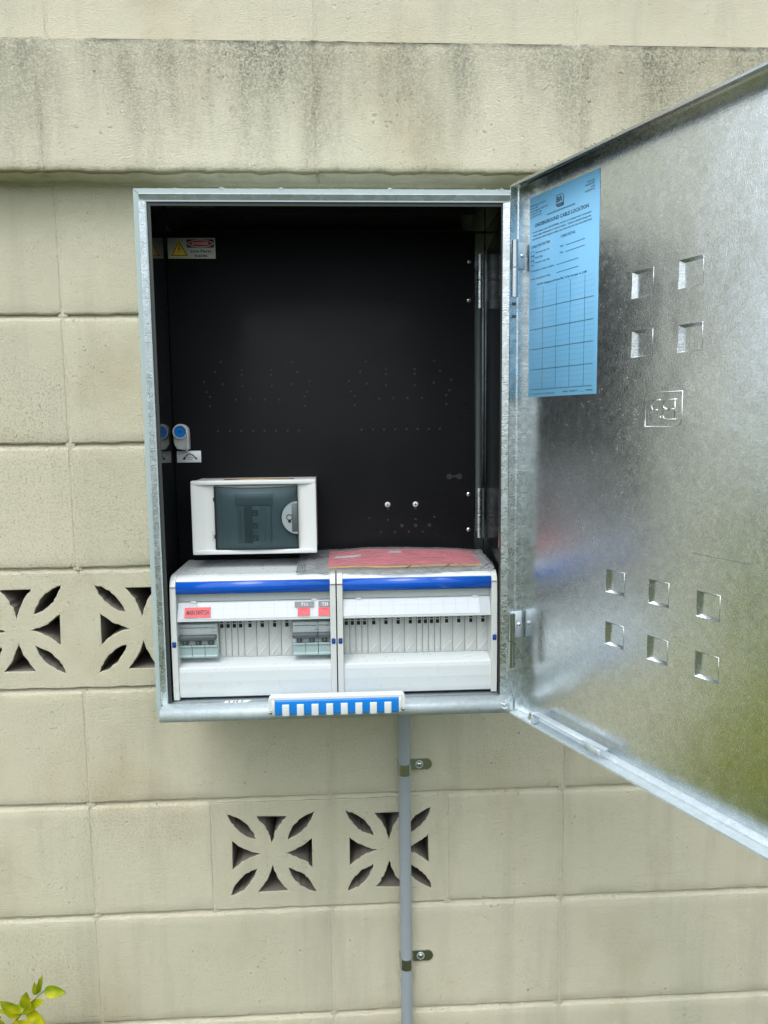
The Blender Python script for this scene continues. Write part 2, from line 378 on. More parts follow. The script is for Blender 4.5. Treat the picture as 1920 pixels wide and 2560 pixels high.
# ------------------------------------------------------------------ block wall
WX0, WX1 = -1.0, 2.6
wall = empty('block_wall', 'cream painted concrete block wall with breeze vents and a grimy projecting beam course', 'wall', (0, 0, -0.8))
def edge_grid(a, b_, step, e=0.0032):
    k_ = max(2, int(round((b_ - a) / step))); mid = [a + e + (b_ - a - 2 * e) * i / k_ for i in range(k_ + 1)]
    return [a, a + e * 0.35] + mid + [b_ - e * 0.35, b_]
def block_mesh(w_, h_, seed, depth=0.06, proud=0.0, gx=0.0014, gz=0.0040, rough_e=1.0):
    rnd = random.Random(seed); xs = edge_grid(gx, w_ - gx, 0.016); zs = edge_grid(gz, h_ - gz, 0.016)
    vs = []; fs = []; nx, nz = len(xs), len(zs)
    def prof(t, e=0.0032, dd=0.0036):       # how far the face falls back near an edge
        t = min(t, e) / e; return (1 - math.sqrt(max(0, 1 - (1 - t) ** 2))) * dd
    jx = [rnd.uniform(-1, 1) * 0.0009 * rough_e for _ in zs]; jz = [rnd.uniform(-1, 1) * 0.0012 * rough_e for _ in xs]; jz2 = [rnd.uniform(-1, 1) * 0.0009 * rough_e for _ in xs]
    for j, z in enumerate(zs):
        for i, x in enumerate(xs):
            X, Z = x, z
            if i in (0, 1): X += jx[j]
            if i in (nx - 1, nx - 2): X -= jx[-1 - j]
            if j in (0, 1): Z += jz[i]
            if j in (nz - 1, nz - 2): Z -= jz2[i]
            d = max(prof(min(x - xs[0], xs[-1] - x), 0.0024, 0.0018), prof(min(z - zs[0], zs[-1] - z)))
            vs.append((X, d + rnd.uniform(-1, 1) * 0.00018 - proud, Z))
    for j in range(nz - 1):
        for i in range(nx - 1):
            a = j * nx + i; fs.append([a, a + 1, a + nx + 1, a + nx])
    ring = [i for i in range(nx)] + [j * nx + nx - 1 for j in range(1, nz)] + [(nz - 1) * nx + i for i in range(nx - 2, -1, -1)] + [j * nx for j in range(nz - 2, 0, -1)]
    o = len(vs)
    for i in ring: vs.append((vs[i][0], depth - proud, vs[i][2]))
    for i in range(len(ring)):
        j = (i + 1) % len(ring); fs.append([ring[i], o + i, o + j, ring[j]])
    return vs, fs
def finish(vs, fs, name, mat, parent, loc):
    q = B(); q.add(vs, fs, mat, smooth=True); o = q.obj(name); o.location = loc; fixp(o, parent); return o
variants = {}
def block(x, z, w_, h_, name='block', proud=0.0, seed=0, mat='wall', rough_e=1.0):
    key = (round(w_, 3), round(h_, 3), proud, seed % 5, rough_e)
    if key in variants:
        o = bpy.data.objects.new(name, variants[key]); C.objects.link(o); o.location = (x, 0, z); fixp(o, wall)
    else:
        vs, fs = block_mesh(w_, h_, hash(key) % 9999 if False else int(w_ * 1000) + int(h_ * 100) + seed % 5 * 37, 0.06, proud, rough_e=rough_e)
        o = finish(vs, fs, name, mat, wall, (x, 0, z)); variants[key] = o.data
    return o
sd_ = 0
rows = [-0.8, -0.6, -0.4, -0.2, 0.0, 0.2, 0.4, 0.6, 0.8]
breeze = {-0.2: [(0.2)], 0.2: [-0.2, 0.2 + 0.0]}
joints = []    # (x, z0, z1) vertical
for zr in rows:
    solid = []
    if abs(zr + 0.2) < 1e-6:
        xs = [-1.0, -0.8, -0.4, 0.0, 0.2, 0.6, 0.8, 1.2, 1.6, 2.0, 2.4, 2.6]; bz = {0.2}
    elif abs(zr - 0.2) < 1e-6:
        xs = [-1.0, -0.6, -0.2, 0.2, 0.6, 0.8, 1.2, 1.6, 2.0, 2.4, 2.6]; bz = {-0.6, -0.2, 0.2}
    else:
        xs = [-1.0, -0.8, -0.4, 0.0, 0.4, 0.8, 1.2, 1.6, 2.0, 2.4, 2.6]; bz = set()
    for a, c in zip(xs, xs[1:]):
        sd_ += 1; joints.append((c, zr, min(zr + 0.2, 0.9935)))
        if a in bz: continue
        o = block(a, zr, c - a, 0.2, 'block', 0.0, sd_)
for a in [-1.0, -0.8, -0.4, 0.0, 0.4, 0.8, 1.2, 1.6, 2.0, 2.4]:
    c = {-1.0: -0.8, 2.4: 2.6}.get(a, a + 0.4); sd_ += 1
    o = block(a, 0.9965, c - a, 0.1930, 'beam_block', 0.05, sd_, rough_e=1.7)
    for r_ in range(4):
        block(a, 1.19 + 0.2 * r_, c - a, 0.2, 'block', 0.0, sd_ + r_)
        joints.append((c, 1.19 + 0.2 * r_, 1.39 + 0.2 * r_))
# mortar: tooled bed joints slope forward to the block below; perpends nearly flush
b = B()
for z in [-0.6, -0.4, -0.2, 0.0, 0.2, 0.4, 0.6, 0.8, 1.19, 1.39, 1.59, 1.79]:
    nseg = 90; vs = []
    for i in range(nseg + 1):
        x = WX0 + (WX1 - WX0) * i / nseg; j = random.uniform(-1, 1) * 0.0006
        vs += [(x, 0.0105 + j, z + 0.0075), (x, 0.0085 + j, z + 0.0030), (x, 0.0034 + j, z - 0.0026), (x, 0.0010, z - 0.0072)]
    fs = []
    for i in range(nseg):
        for k_ in range(3): a = i * 4 + k_; fs.append([a, a + 4, a + 5, a + 1])
    b.add(vs, fs, 'mortar', smooth=True)
b.add([(WX0, 0.0030, 0.9900), (WX1, 0.0030, 0.9900), (WX1, -0.0010, 1.0016), (WX0, -0.0010, 1.0016)], [[0, 1, 2, 3]], 'mortar')
for x, z0, z1 in joints:
    nseg = 12; vs = []
    for i in range(nseg + 1):
        z = z0 + (z1 - z0) * i / nseg; j = random.uniform(-1, 1) * 0.0004
        vs += [(x - 0.0075, 0.0032 + j, z), (x - 0.001, 0.0007 + j, z), (x + 0.001, 0.0007 + j, z), (x + 0.0075, 0.0032 + j, z)]
    fs = []
    for i in range(nseg):
        for k_ in range(3): a = i * 4 + k_; fs.append([a, a + 1, a + 5, a + 4])
    b.add(vs, fs, 'mortar', smooth=True)
for x in [-0.8, -0.4, 0, 0.4, 0.8, 1.2, 1.6, 2.0, 2.4]:
    b.add([(x - 0.006, -0.0491, 1.0015), (x + 0.006, -0.0491, 1.0015), (x + 0.006, -0.0491, 1.1860), (x - 0.006, -0.0491, 1.1860)], [[0, 1, 2, 3]], 'mortar')
o = b.obj('mortar'); fixp(o, wall)
# beam core and underside, wall core behind the face shells
b = B()
b.box(WX0 + 0.004, WX1 - 0.004, -0.042, 0.10, 1.0015, 1.188, 'mortar')
o = b.obj('beam_core'); fixp(o, wall)
b = B()
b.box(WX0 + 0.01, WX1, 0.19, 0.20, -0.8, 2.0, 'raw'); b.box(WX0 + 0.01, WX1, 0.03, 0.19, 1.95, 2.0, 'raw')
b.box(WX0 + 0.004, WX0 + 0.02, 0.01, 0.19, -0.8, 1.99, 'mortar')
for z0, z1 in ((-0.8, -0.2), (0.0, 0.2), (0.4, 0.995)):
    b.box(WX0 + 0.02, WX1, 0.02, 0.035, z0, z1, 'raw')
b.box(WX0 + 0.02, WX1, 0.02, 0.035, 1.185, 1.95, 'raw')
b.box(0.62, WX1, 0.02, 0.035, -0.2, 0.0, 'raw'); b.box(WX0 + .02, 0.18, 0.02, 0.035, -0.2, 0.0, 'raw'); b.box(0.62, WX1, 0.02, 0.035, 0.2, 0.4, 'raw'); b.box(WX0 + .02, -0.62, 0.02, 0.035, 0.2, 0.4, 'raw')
o = b.obj('wall_core'); fixp(o, wall)

def arc(p, q, sag, n=7):
    """points p..q bulging to the left of p->q by sag"""
    px, pz = p; qx, qz = q; dx, dz = qx - px, qz - pz; L = math.hypot(dx, dz); nx, nz = -dz / L, dx / L; out = []
    for i in range(n):
        t = i / (n - 1); k_ = 4 * t * (1 - t) * sag; out.append((px + dx * t + nx * k_, pz + dz * t + nz * k_))
    return out
def cross_holes(cx, cz, rnd):
    H = []
    def rot(p, a):
        c, s_ = round(math.cos(a)), round(math.sin(a)); return (p[0] * c - p[1] * s_, p[0] * s_ + p[1] * c)
    tri = arc((-0.0255, 0.0675), (0, 0.0205), 0.0038, 12) + arc((0, 0.0205), (0.0255, 0.0675), 0.0038, 12)[1:]
    lens = arc((-0.0735, 0.0725), (-0.0265, 0.0270), 0.0088, 15) + arc((-0.0265, 0.0270), (-0.0735, 0.0725), 0.0088, 15)[1:-1]
    for k_ in range(4):
        for poly in (tri, lens):
            H.append([(cx + x + rnd.gauss(0, 1) * 0.0006, cz + z + rnd.gauss(0, 1) * 0.0006) for x, z in (rot(p, k_ * math.pi / 2) for p in poly)])
    return H
def breeze_block(x, z, seed):
    rnd = random.Random(seed)
    g = 0.0022; gz = 0.0042; W_, H_ = 0.4, 0.2
    def jitter(a, b_, n_):
        return [(a[0] + (b_[0] - a[0]) * i / n_ + rnd.uniform(-1, 1) * 0.0005, a[1] + (b_[1] - a[1]) * i / n_ + rnd.uniform(-1, 1) * 0.0008) for i in range(n_)]
    outer = jitter((g, gz), (W_ - g, gz), 24) + jitter((W_ - g, gz), (W_ - g, H_ - gz), 12) + jitter((W_ - g, H_ - gz), (g, H_ - gz), 24) + jitter((g, H_ - gz), (g, gz), 12)
    cu = bpy.data.curves.new('c', 'CURVE'); cu.dimensions = '2D'; cu.fill_mode = 'BOTH'; cu.extrude = 0.044; cu.bevel_depth = 0.0013; cu.bevel_resolution = 1; cu.offset = -0.0013
    for poly in [outer] + cross_holes(0.1, 0.1015, rnd) + cross_holes(0.3, 0.1015, rnd):
        sp = cu.splines.new('POLY'); sp.points.add(len(poly) - 1); sp.use_cyclic_u = True
        for p_, q_ in zip(sp.points, poly): p_.co = (q_[0], q_[1], 0, 1)
    ob = bpy.data.objects.new('c', cu); me = bpy.data.meshes.new_from_object(ob); bpy.data.objects.remove(ob)
    me.name = 'breeze_block'
    me.transform(Matrix.Rotation(math.pi / 2, 4, 'X')); me.transform(Matrix.Translation((0, 0.0455, 0)))
    me.materials.clear(); me.materials.append(M['wall']); me.materials.append(M['raw'])
    for p_ in me.polygons:
        c = p_.center
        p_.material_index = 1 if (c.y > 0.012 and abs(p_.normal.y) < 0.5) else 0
        p_.use_smooth = False
    o = bpy.data.objects.new('breeze_block', me); C.objects.link(o); o.location = (x, 0, z); fixp(o, wall); return o
breeze_block(0.2, -0.2, 1); breeze_block(-0.2, 0.2, 2); breeze_block(-0.6, 0.2, 4); breeze_block(0.2, 0.2, 5)

# ------------------------------------------------------------------ electrical cabinet
X0, X1, Z0, Z1, D = 0.1704, 0.6674, 0.2290, 0.9310, 0.209
cab = empty('electrical_cabinet', 'open galvanised steel meter cabinet with glossy black back panel mounted on the cream block wall', 'electrical cabinet')
t = 0.0015
b = B()
b.box(X0, X0 + t, -D + t, -0.002, Z0, Z1, 'flange'); b.box(X1 - t, X1, -D + t, -0.002, Z0, Z1, 'flange')
b.box(X0 + t, X1 - t, -D + t, -0.002, Z1 - t, Z1, 'flange'); b.box(X0 + t, X1 - t, -0.0035, -0.002, Z0 + t, Z1 - t, 'galv_smooth')
b.obj('shell', cab)
b = B(); b.box(X0 + t, X1 - t, -D + t, -0.004, Z0, Z0 + t, 'galv_smooth'); b.obj('bottom_tray', cab)
# front flange, mitred at the top corners
FL, FR, FT, FB = 0.0160, 0.0174, 0.0160, 0.0200
fy0, fy1 = -D, -D + t
b = B()
g = 0.00035
b.prism([(X0, Z1), (X1, Z1), (X1 - FR, Z1 - FT), (X0 + FL, Z1 - FT)], fy0, fy1, 'y', 'flange')
b.obj('top_flange', cab)
b = B(); b.prism([(X0, Z1 - 2.2 * g), (X0 + FL - g, Z1 - FT - g), (X0 + FL - g, Z0 + FB + 0.001), (X0 + FL - g, Z0), (X0, Z0)], fy0, fy1, 'y', 'flange'); b.obj('side_flange', cab)
b = B(); b.prism([(X1, Z1 - 2.2 * g), (X1 - FR + g, Z1 - FT - g), (X1 - FR + g, Z0), (X1, Z0)], fy0, fy1, 'y', 'flange'); b.obj('side_flange', cab)
b = B(); b.prism([(X0 + FL, Z0), (X1 - FR, Z0), (X1 - FR, Z0 + FB), (X0 + FL, Z0 + FB)], fy0 + 0.0003, fy1, 'y', 'flange'); b.obj('bottom_flange', cab)
# rolled inner bands of the frame, angled inwards
L = 0.033; xi0 = X0 + FL; xi1 = X1 - FR; zi0 = Z0 + FB; zi1 = Z1 - FT
def band(poly, axis, a0, a1): q = B(); q.prism(poly, a0, a1, axis, 'galv_lip' if axis == 'x' else 'galv_rough', smooth=False); return q
band([(-D - 0.0030, zi1 + 0.0092), (-D - 0.0036, zi1 + 0.0084), (-D + 0.0010, zi1), (-D + 0.0022, zi1 + 0.0004), (-D - 0.0005, zi1 + 0.0092)], 'x', xi0 - 0.0086, xi1 + 0.0100).obj('top_lip', cab)
band([(xi0 - 0.0092, -D - 0.0030), (xi0 - 0.0084, -D - 0.0036), (xi0 - 0.0002, -D + 0.0010), (xi0 - 0.0002, -D + 0.0024), (xi0 - 0.0092, -D - 0.0005)], 'z', zi0 - 0.002, zi1 - 0.0003).obj('side_lip', cab)
band([(xi1 + 0.0095, -D - 0.0030), (xi1 + 0.0086, -D - 0.0036), (xi1 - 0.0025, -D + 0.0010), (xi1 - 0.0025, -D + 0.0024), (xi1 + 0.0095, -D - 0.0005)], 'z', zi0 - 0.002, zi1 - 0.0003).obj('side_lip', cab)
b = B()
pr = [(-0.180, zi0), (-D - 0.021, zi0), (-D - 0.0245, zi0 - 0.0012), (-D - 0.0268, zi0 - 0.004), (-D - 0.0275, zi0 - 0.008), (-D - 0.0275, zi0 - 0.016), (-D - 0.0262, zi0 - 0.016), (-D - 0.0255, zi0 - 0.008), (-D - 0.0235, zi0 - 0.0035), (-D - 0.020, zi0 - 0.0016), (-0.180, zi0 - 0.0016)]
b.prism(pr, X0 + 0.010, xi1 + 0.006, 'x', 'galv_pan', smooth=True); o = b.obj('bottom_lip', cab)
# inner metal rim, its dark reflection of the interior put into the colour
b = B()
rw = 0.0045
b.box(xi0, xi0 + rw, -D + 0.002, -D + 0.004, zi0, zi1, 'dark_strip'); b.box(xi1 - 0.0045, xi1 - 0.0026, -D + 0.002, -D + 0.004, zi0, zi1, 'dark_strip')
b.box(xi0, xi1 - 0.0026, -D + 0.0022, -D + 0.0042, zi1 - rw, zi1 - 0.0002, 'dark_strip')
b.obj('inner_rim', cab)
# weld scars at corners
for _ in range(1):
    b = B(); x, z = xi1 - 0.001, zi0 - 0.004
    for _ in range(9): b.dome((x + random.uniform(-0.004, 0.004), -D - 0.0272, z + random.uniform(-0.007, 0.004)), (0, -1, 0), random.uniform(0.0014, 0.0024), 0.001, 'galv_pan', 8, 2)
    b.obj('weld_bead', cab, kind='stuff')
# black side liners (mirror gloss) and the black gear panel
PX0, PX1, PY = 0.1765, 0.6355, -0.060
b = B(); b.prism([(-D + 0.006, 0.250), (-D + 0.006, 0.928), (-0.052, 0.928), (-0.052, 0.250)], 0.1748, 0.1757, 'x', 'liner'); b.obj('side_liner', cab)
b = B(); b.prism([(-0.200, 0.420), (-0.200, 0.905), (-0.066, 0.885), (-0.066, 0.452)], 0.6520, 0.6532, 'x', 'liner_soft'); b.obj('side_liner', cab)
b = B(); b.box(0.6605, 0.6615, -D + 0.006, -0.01, 0.232, 0.928, 'galv_smooth'); b.obj('inner_side', cab)
b = B(); b.box(X0 + 0.004, 0.6600, -D + 0.006, -0.01, 0.9265, 0.9280, 'liner'); b.obj('top_liner', cab)
b = B(); b.box(PX0, PX1, PY, PY + 0.004, 0.245, 0.9140, 'black', 0.0006, 1); panel = b.obj('gear_panel', cab)
HOLES = [(0.2508, 0.7242), (0.2421, 0.7091), (0.2816, 0.712), (0.2814, 0.7047), (0.3257, 0.7116), (0.3255, 0.7044), (0.3565, 0.7235), (0.3653, 0.7082), (0.2243, 0.6952), (0.2522, 0.691), (0.2821, 0.6878), (0.3259, 0.6878), (0.3556, 0.6903), (0.3828, 0.6943), (0.2279, 0.6794), (0.2327, 0.6723), (0.3795, 0.6788), (0.3753, 0.6717), (0.2327, 0.6583), (0.3757, 0.6578), (0.2714, 0.668), (0.2935, 0.6678), (0.3153, 0.6676), (0.3371, 0.6674), (0.2434, 0.6209), (0.2608, 0.6209), (0.2784, 0.6207), (0.2962, 0.6207), (0.3134, 0.6206), (0.3308, 0.6206), (0.348, 0.6204), (0.3654, 0.6204), (0.4688, 0.7232), (0.4602, 0.7081), (0.4993, 0.7114), (0.4993, 0.7042), (0.5432, 0.7114), (0.5432, 0.7044), (0.5734, 0.7236), (0.5824, 0.7088), (0.4432, 0.6942), (0.47, 0.6903), (0.4997, 0.6875), (0.5431, 0.6874), (0.5724, 0.6908), (0.5994, 0.695), (0.4463, 0.6785), (0.4508, 0.6716), (0.451, 0.6579), (0.5966, 0.6791), (0.5919, 0.6721), (0.5919, 0.6582), (0.4887, 0.6676), (0.5105, 0.6677), (0.5321, 0.6678), (0.5541, 0.6681), (0.4612, 0.6206), (0.4785, 0.6206), (0.4956, 0.6205), (0.5128, 0.6205), (0.5302, 0.6206), (0.5473, 0.6208), (0.5646, 0.6208), (0.5817, 0.6207), (0.5003, 0.4975), (0.5436, 0.4977), (0.4716, 0.4841), (0.5001, 0.4806), (0.5435, 0.481), (0.5728, 0.484), (0.4894, 0.4614), (0.5107, 0.4611), (0.5326, 0.4616), (0.5545, 0.4612)]
b = B()
def ring(bb, x, z, r, y):
    pts = [(x + math.cos(2 * math.pi * i / 12) * r, y - 0.0001, z + math.sin(2 * math.pi * i / 12) * r) for i in range(12)]
    bb.tube(pts, 0.00014, 'toggle', 5, closed=True)
    bb.add([(p[0], y - 0.00015, p[2]) for p in pts], [list(range(12))[::-1]], 'dark')
for x, z in HOLES: ring(b, x, z, 0.0013, PY)
b.obj('drilled_holes', panel, kind='stuff')
for x, z in ((0.5218, 0.4712), (0.5434, 0.4711), (0.5649, 0.4713)):
    q = B(); ring(q, x, z, 0.0024, PY); q.obj('cable_hole', panel)
q = B()
for x in (0.596, 0.6118): ring(q, x, 0.5468, 0.0040, PY)
q.box(0.5985, 0.6095, PY - 0.00012, PY - 0.00002, 0.5455, 0.5485, 'dark')
q.obj('dumbbell_slot', panel)
def screw(x, y, z, r, nrm, parent, mat='steel', name='screw', T=None, cross=True):
    q = B(); q.dome((0, 0, 0), (0, -1, 0), r, r * 0.55, mat, 16, 4)
    if cross:
        q.box(-r * 0.6, r * 0.6, -r * 0.57, -r * 0.45, -r * 0.09, r * 0.09, 'soil'); q.box(-r * 0.09, r * 0.09, -r * 0.575, -r * 0.45, -r * 0.6, r * 0.6, 'soil')
    o = q.obj(name, parent); o.location = (x, y, z)
    if nrm is not None: o.rotation_euler = (0, 0, nrm)
    return o
for x, z in ((0.6268, 0.8708), (0.6263, 0.8138), (0.6262, 0.5186), (0.6263, 0.463)): screw(x, PY, z, 0.0036, None, panel)
for x, z in ((0.4999, 0.5043), (0.5433, 0.5042)): screw(x, PY, z, 0.0044, None, panel, 'white', 'white_screw')
# danger sticker
b = B(); T = Matrix.Translation((0, PY, 0)); yp = -0.0006
b.box(0.1789, 0.2486, -0.0006, -0.0001, 0.8748, 0.9046, 'sticker', 0.0002, 1, T)
T1 = Matrix.Translation((0, PY - 0.00075, 0)); T2 = Matrix.Translation((0, PY - 0.0009, 0)); T3 = Matrix.Translation((0, PY - 0.00105, 0)); T4 = Matrix.Translation((0, PY - 0.0012, 0))
def tri(bb, cx, cz, s_, mat, T): bb.add([(cx - s_, 0, cz - s_ * 0.82), (cx + s_, 0, cz - s_ * 0.82), (cx, 0, cz + s_ * 0.95)], [[0, 1, 2]], mat, T)
tri(b, 0.1957, 0.8890, 0.0142, 'yellow', T1); tri(b, 0.1957, 0.8887, 0.0122, 'ink', T2); tri(b, 0.1957, 0.8880, 0.0102, 'yellow', T3)
b.add([(0.1962, 0, 0.8955), (0.1942, 0, 0.8885), (0.1956, 0, 0.8885), (0.1946, 0, 0.8818), (0.1972, 0, 0.8902), (0.1958, 0, 0.8902), (0.1972, 0, 0.8955)], [[0, 1, 2], [0, 2, 5, 6], [2, 3, 4, 5]], 'ink', T4)
b.add([(0.2072, 0, 0.8905), (0.2466, 0, 0.8905), (0.2466, 0, 0.9022), (0.2072, 0, 0.9022)], [[0, 1, 2, 3]], 'ink', T1)
el1 = [(0.2269 + math.cos(a_ * math.pi / 16) * 0.0186, 0, 0.8964 + math.sin(a_ * math.pi / 16) * 0.0054) for a_ in range(32)]
el2 = [(0.2269 + math.cos(a_ * math.pi / 16) * 0.0176, 0, 0.8964 + math.sin(a_ * math.pi / 16) * 0.0046) for a_ in range(32)]
b.add(el1, [list(range(32))], 'paper', T2); b.add(el2, [list(range(32))], 'dred', T3)
b.text('DANGER', 0.2269, 0.8947, 0.0040, 'paper', T4, 0.024, 'CENTER', 0.01)
b.text('Live Parts', 0.2275, 0.8838, 0.0034, 'ink', T2, 0.030, 'CENTER', 0.03); b.text('Inside', 0.2275, 0.8774, 0.0034, 'ink', T2, 0.0185, 'CENTER', 0.03)
b.obj('danger_sticker', panel, label='yellow and white DANGER Live Parts Inside sticker')
# hinge pole and inner hinges
b = B(); b.cyl((0.6417, -0.060, 0.46), (0.6417, -0.060, 0.83), 0.0048, 'dull', 16); b.obj('hinge_pole', cab)
for za, zm, zb in ((0.8006, 0.8424, 0.8801), (0.4508, 0.4892, 0.5283)):
    b = B()
    for a_, c in ((za, zm - 0.0008), (zm + 0.0008, zb)):
        b.cyl((0.6425, -0.0635, a_), (0.6425, -0.0635, c), 0.0036, 'galv_rough', 16); b.box(0.6470, 0.6495, -0.0665, -0.0640, a_, c, 'dull')
    b.obj('panel_hinge', cab)
for za, zb in ((0.7975, 0.8716), (0.4564, 0.529)):
    b = B(); b.box(0.6458, 0.6473, -0.204, -0.196, za, zb, 'steel', 0.0003, 1); b.box(0.6473, 0.6600, -0.1985, -0.197, za, zb, 'galv_smooth'); b.obj('hinge_bracket', cab)

# panel lock: round blue core on a white tongue, with a hanging tail and an instruction tag
b = B()
lx, lz = 0.1895, 0.6205
pts = [(lx + math.cos(a_) * 0.0118, lz + math.sin(a_) * 0.0118) for a_ in [math.pi * i / 10 for i in range(11)]] + [(lx - 0.0103, 0.602), (lx - 0.006, 0.5945), (lx + 0.006, 0.5925), (lx + 0.0118, 0.594)]
b.prism(pts, PY - 0.014, PY - 0.0005, 'y', 'cream', bev=0.0012, smooth=True); lock = b.obj('panel_lock', cab)
b = B(); b.cyl((lx, PY - 0.0135, lz), (lx, PY - 0.0185, lz), 0.0108, 'cream', 28, cap=False); b.cyl((lx, PY - 0.0185, lz), (lx, PY - 0.0186, lz), 0.0108, 'cream', 28, 0.0090, cap=False)
b.cyl((lx, PY - 0.0186, lz), (lx, PY - 0.0150, lz), 0.0090, 'cream', 28, cap=False); b.obj('lock_collar', lock)
b = B(); b.cyl((lx, PY - 0.0140, lz), (lx, PY - 0.0168, lz), 0.0084, 'blue2', 28); b.box(lx - 0.0026, lx + 0.0026, PY - 0.0172, PY - 0.0166, lz - 0.0007, lz + 0.0007, 'navy'); b.obj('lock_core', lock)
b = B(); b.tube([(lx + 0.0095, PY - 0.0185, lz + 0.002), (lx + 0.0115, PY - 0.019, lz - 0.005), (lx + 0.0105, PY - 0.019, lz - 0.016), (lx + 0.0092, PY - 0.018, lz - 0.024), (lx + 0.0095, PY - 0.016, lz - 0.0315)], 0.0013, 'cream', 8); b.obj('lock_tail', lock)
b = B(); b.box(0.1800, 0.2163, PY - 0.0008, PY - 0.0001, 0.5738, 0.5914, 'paper', 0.0002, 1)
Tt = Matrix.Translation((0, PY - 0.00095, 0))
ac = arc((0.1905, 0.5800), (0.2085, 0.5800), -0.0068, 12); ac = [(x, -0.5800 * -1 + abs(z - 0.58)) for x, z in ac]
b.tube([(x, PY - 0.0009, z) for x, z in ac], 0.0007, 'ink', 5)
b.add([(0.2062, 0, 0.5808), (0.2112, 0, 0.5808), (0.2087, 0, 0.5775)], [[0, 1, 2]], 'ink', Tt); b.add([(0.1885, 0, 0.5778), (0.1930, 0, 0.5785), (0.1928, 0, 0.5815), (0.1900, 0, 0.5822)], [[0, 1, 2, 3]], 'ink', Tt)
for i, s_ in enumerate(('and turn', 'clockwise', 'to lock')): b.text(s_, 0.1998, 0.5832 - i * 0.0027, 0.0016, 'ink', Tt, (0.010, 0.0125, 0.0075)[i], 'CENTER', 0.02)
b.text('Push', 0.1822, 0.5855, 0.0014, 'ink', Tt, 0.004); b.obj('instruction_tag', panel, label='small white tag reading and turn clockwise to lock')
# hand-written white patch on the tray
b = B(); b.add([(0.2615, -0.213, zi0 + 0.0003), (0.2935, -0.213, zi0 + 0.0003), (0.3010, -0.204, zi0 + 0.0003), (0.2650, -0.204, zi0 + 0.0003)], [[0, 1, 2, 3]], 'paper')
for x in (0.268, 0.2745, 0.279, 0.2855): b.add([(x, -0.2115, zi0 + 0.0006), (x + 0.0022, -0.2115, zi0 + 0.0006), (x + 0.003, -0.206, zi0 + 0.0006), (x + 0.0015, -0.206, zi0 + 0.0006)], [[0, 1, 2, 3]], 'ink')
b.obj('paper_patch', cab)

# ------------------------------------------------------------------ door, opened 113 degrees
ang = R(67.0)
dv = Vector((math.cos(ang), -math.sin(ang), 0)); nv = Vector((-math.sin(ang), -math.cos(ang), 0)); P1 = Vector((0.67547, -0.22101, 0))
# door space: x = along the door from the hinge, -y = towards the inside of the pan, z = up
TD = Matrix((dv, -nv, Vector((0, 0, 1)))).transposed().to_4x4(); TD.translation = P1
DZ0, DZ1, DW = 0.2315, 0.9290, 0.50
SQ = [(0.1930, 0.2243, 0.7612, 0.7900), (0.2585, 0.2895, 0.7614, 0.7900), (0.1947, 0.2256, 0.6981, 0.7268), (0.2601, 0.2912, 0.6978, 0.7255),
      (0.1632, 0.1928, 0.4302, 0.4570), (0.2304, 0.2588, 0.4305, 0.4572), (0.2960, 0.3245, 0.4304, 0.4570), (0.1638, 0.1938, 0.3677, 0.3946), (0.2304, 0.2597, 0.3675, 0.3943), (0.2965, 0.3256, 0.3674, 0.3944)]
xs = sorted({0.0, DW} | {s_[0] for s_ in SQ} | {s_[1] for s_ in SQ}); zs = sorted({DZ0, DZ1} | {s_[2] for s_ in SQ} | {s_[3] for s_ in SQ})
b = B(); vs = [(x, 0, z) for z in zs for x in xs]; fs = []
for j in range(len(zs) - 1):
    for i in range(len(xs) - 1):
        cx = (xs[i] + xs[i + 1]) / 2; cz = (zs[j] + zs[j + 1]) / 2
        if any(s_[0] < cx < s_[1] and s_[2] < cz < s_[3] for s_ in SQ): continue
        a = j * len(xs) + i; fs.append([a, a + 1, a + len(xs) + 1, a + len(xs)])
b.add(vs, fs, 'galv', TD)
b.box(0, DW, 0.0075, 0.0085, DZ0, DZ1, 'flange', T=TD)      # painted outer skin behind the dents
door = b.obj('door', cab)
for s_ in SQ:
    q = B(); h = 0.0048; e = 0.0034; x0, x1, z0, z1 = s_
    vs = [(x0, 0, z0), (x1, 0, z0), (x1, 0, z1), (x0, 0, z1), (x0 + e, h, z0 + e * 0.6), (x1 - e, h, z0 + e * 0.6), (x1 - e, h, z1 - e * 0.8), (x0 + e, h, z1 - e * 0.8)]
    q.add(vs, [[0, 1, 5, 4], [1, 2, 6, 5], [2, 3, 7, 6], [3, 0, 4, 7], [4, 5, 6, 7]], 'galv', TD)
    c = [(x0, -0.0001, z0), (x1, -0.0001, z0), (x1, -0.0001, z1), (x0, -0.0001, z1)]
    q.tube(c, 0.00025, 'galv', 6, TD, closed=True)
    q.obj('pressed_square', door)
# pan returns
RT = 0.023
def ret(name, poly, a0, a1, axis, mat): q = B(); q.prism(poly, a0, a1, axis, mat, TD); return q.obj(name, door)
ret('hinge_return', [(0.0, 0.001), (-0.0002, -0.0115), (-0.0022, -0.0125), (-0.0024, -RT), (-0.0036, -RT), (-0.0034, -0.0115), (-0.0014, -0.0105), (-0.0014, 0.001)], DZ0, DZ1, 'z', 'galv_rough')
ret('top_return', [(0.001, DZ1), (-0.010, DZ1), (-0.0112, DZ1 + 0.0022), (-RT + 0.002, DZ1 + 0.0022), (-RT, DZ1 + 0.0008), (-RT, DZ1 - 0.001), (-RT - 0.0012, DZ1 - 0.001), (-RT - 0.0012, DZ1 + 0.0016), (-RT + 0.0018, DZ1 + 0.0036), (-0.0104, DZ1 + 0.0036), (-0.009, DZ1 + 0.0014), (0.001, DZ1 + 0.0014)], -0.002, DW, 'x', 'galv_smooth')
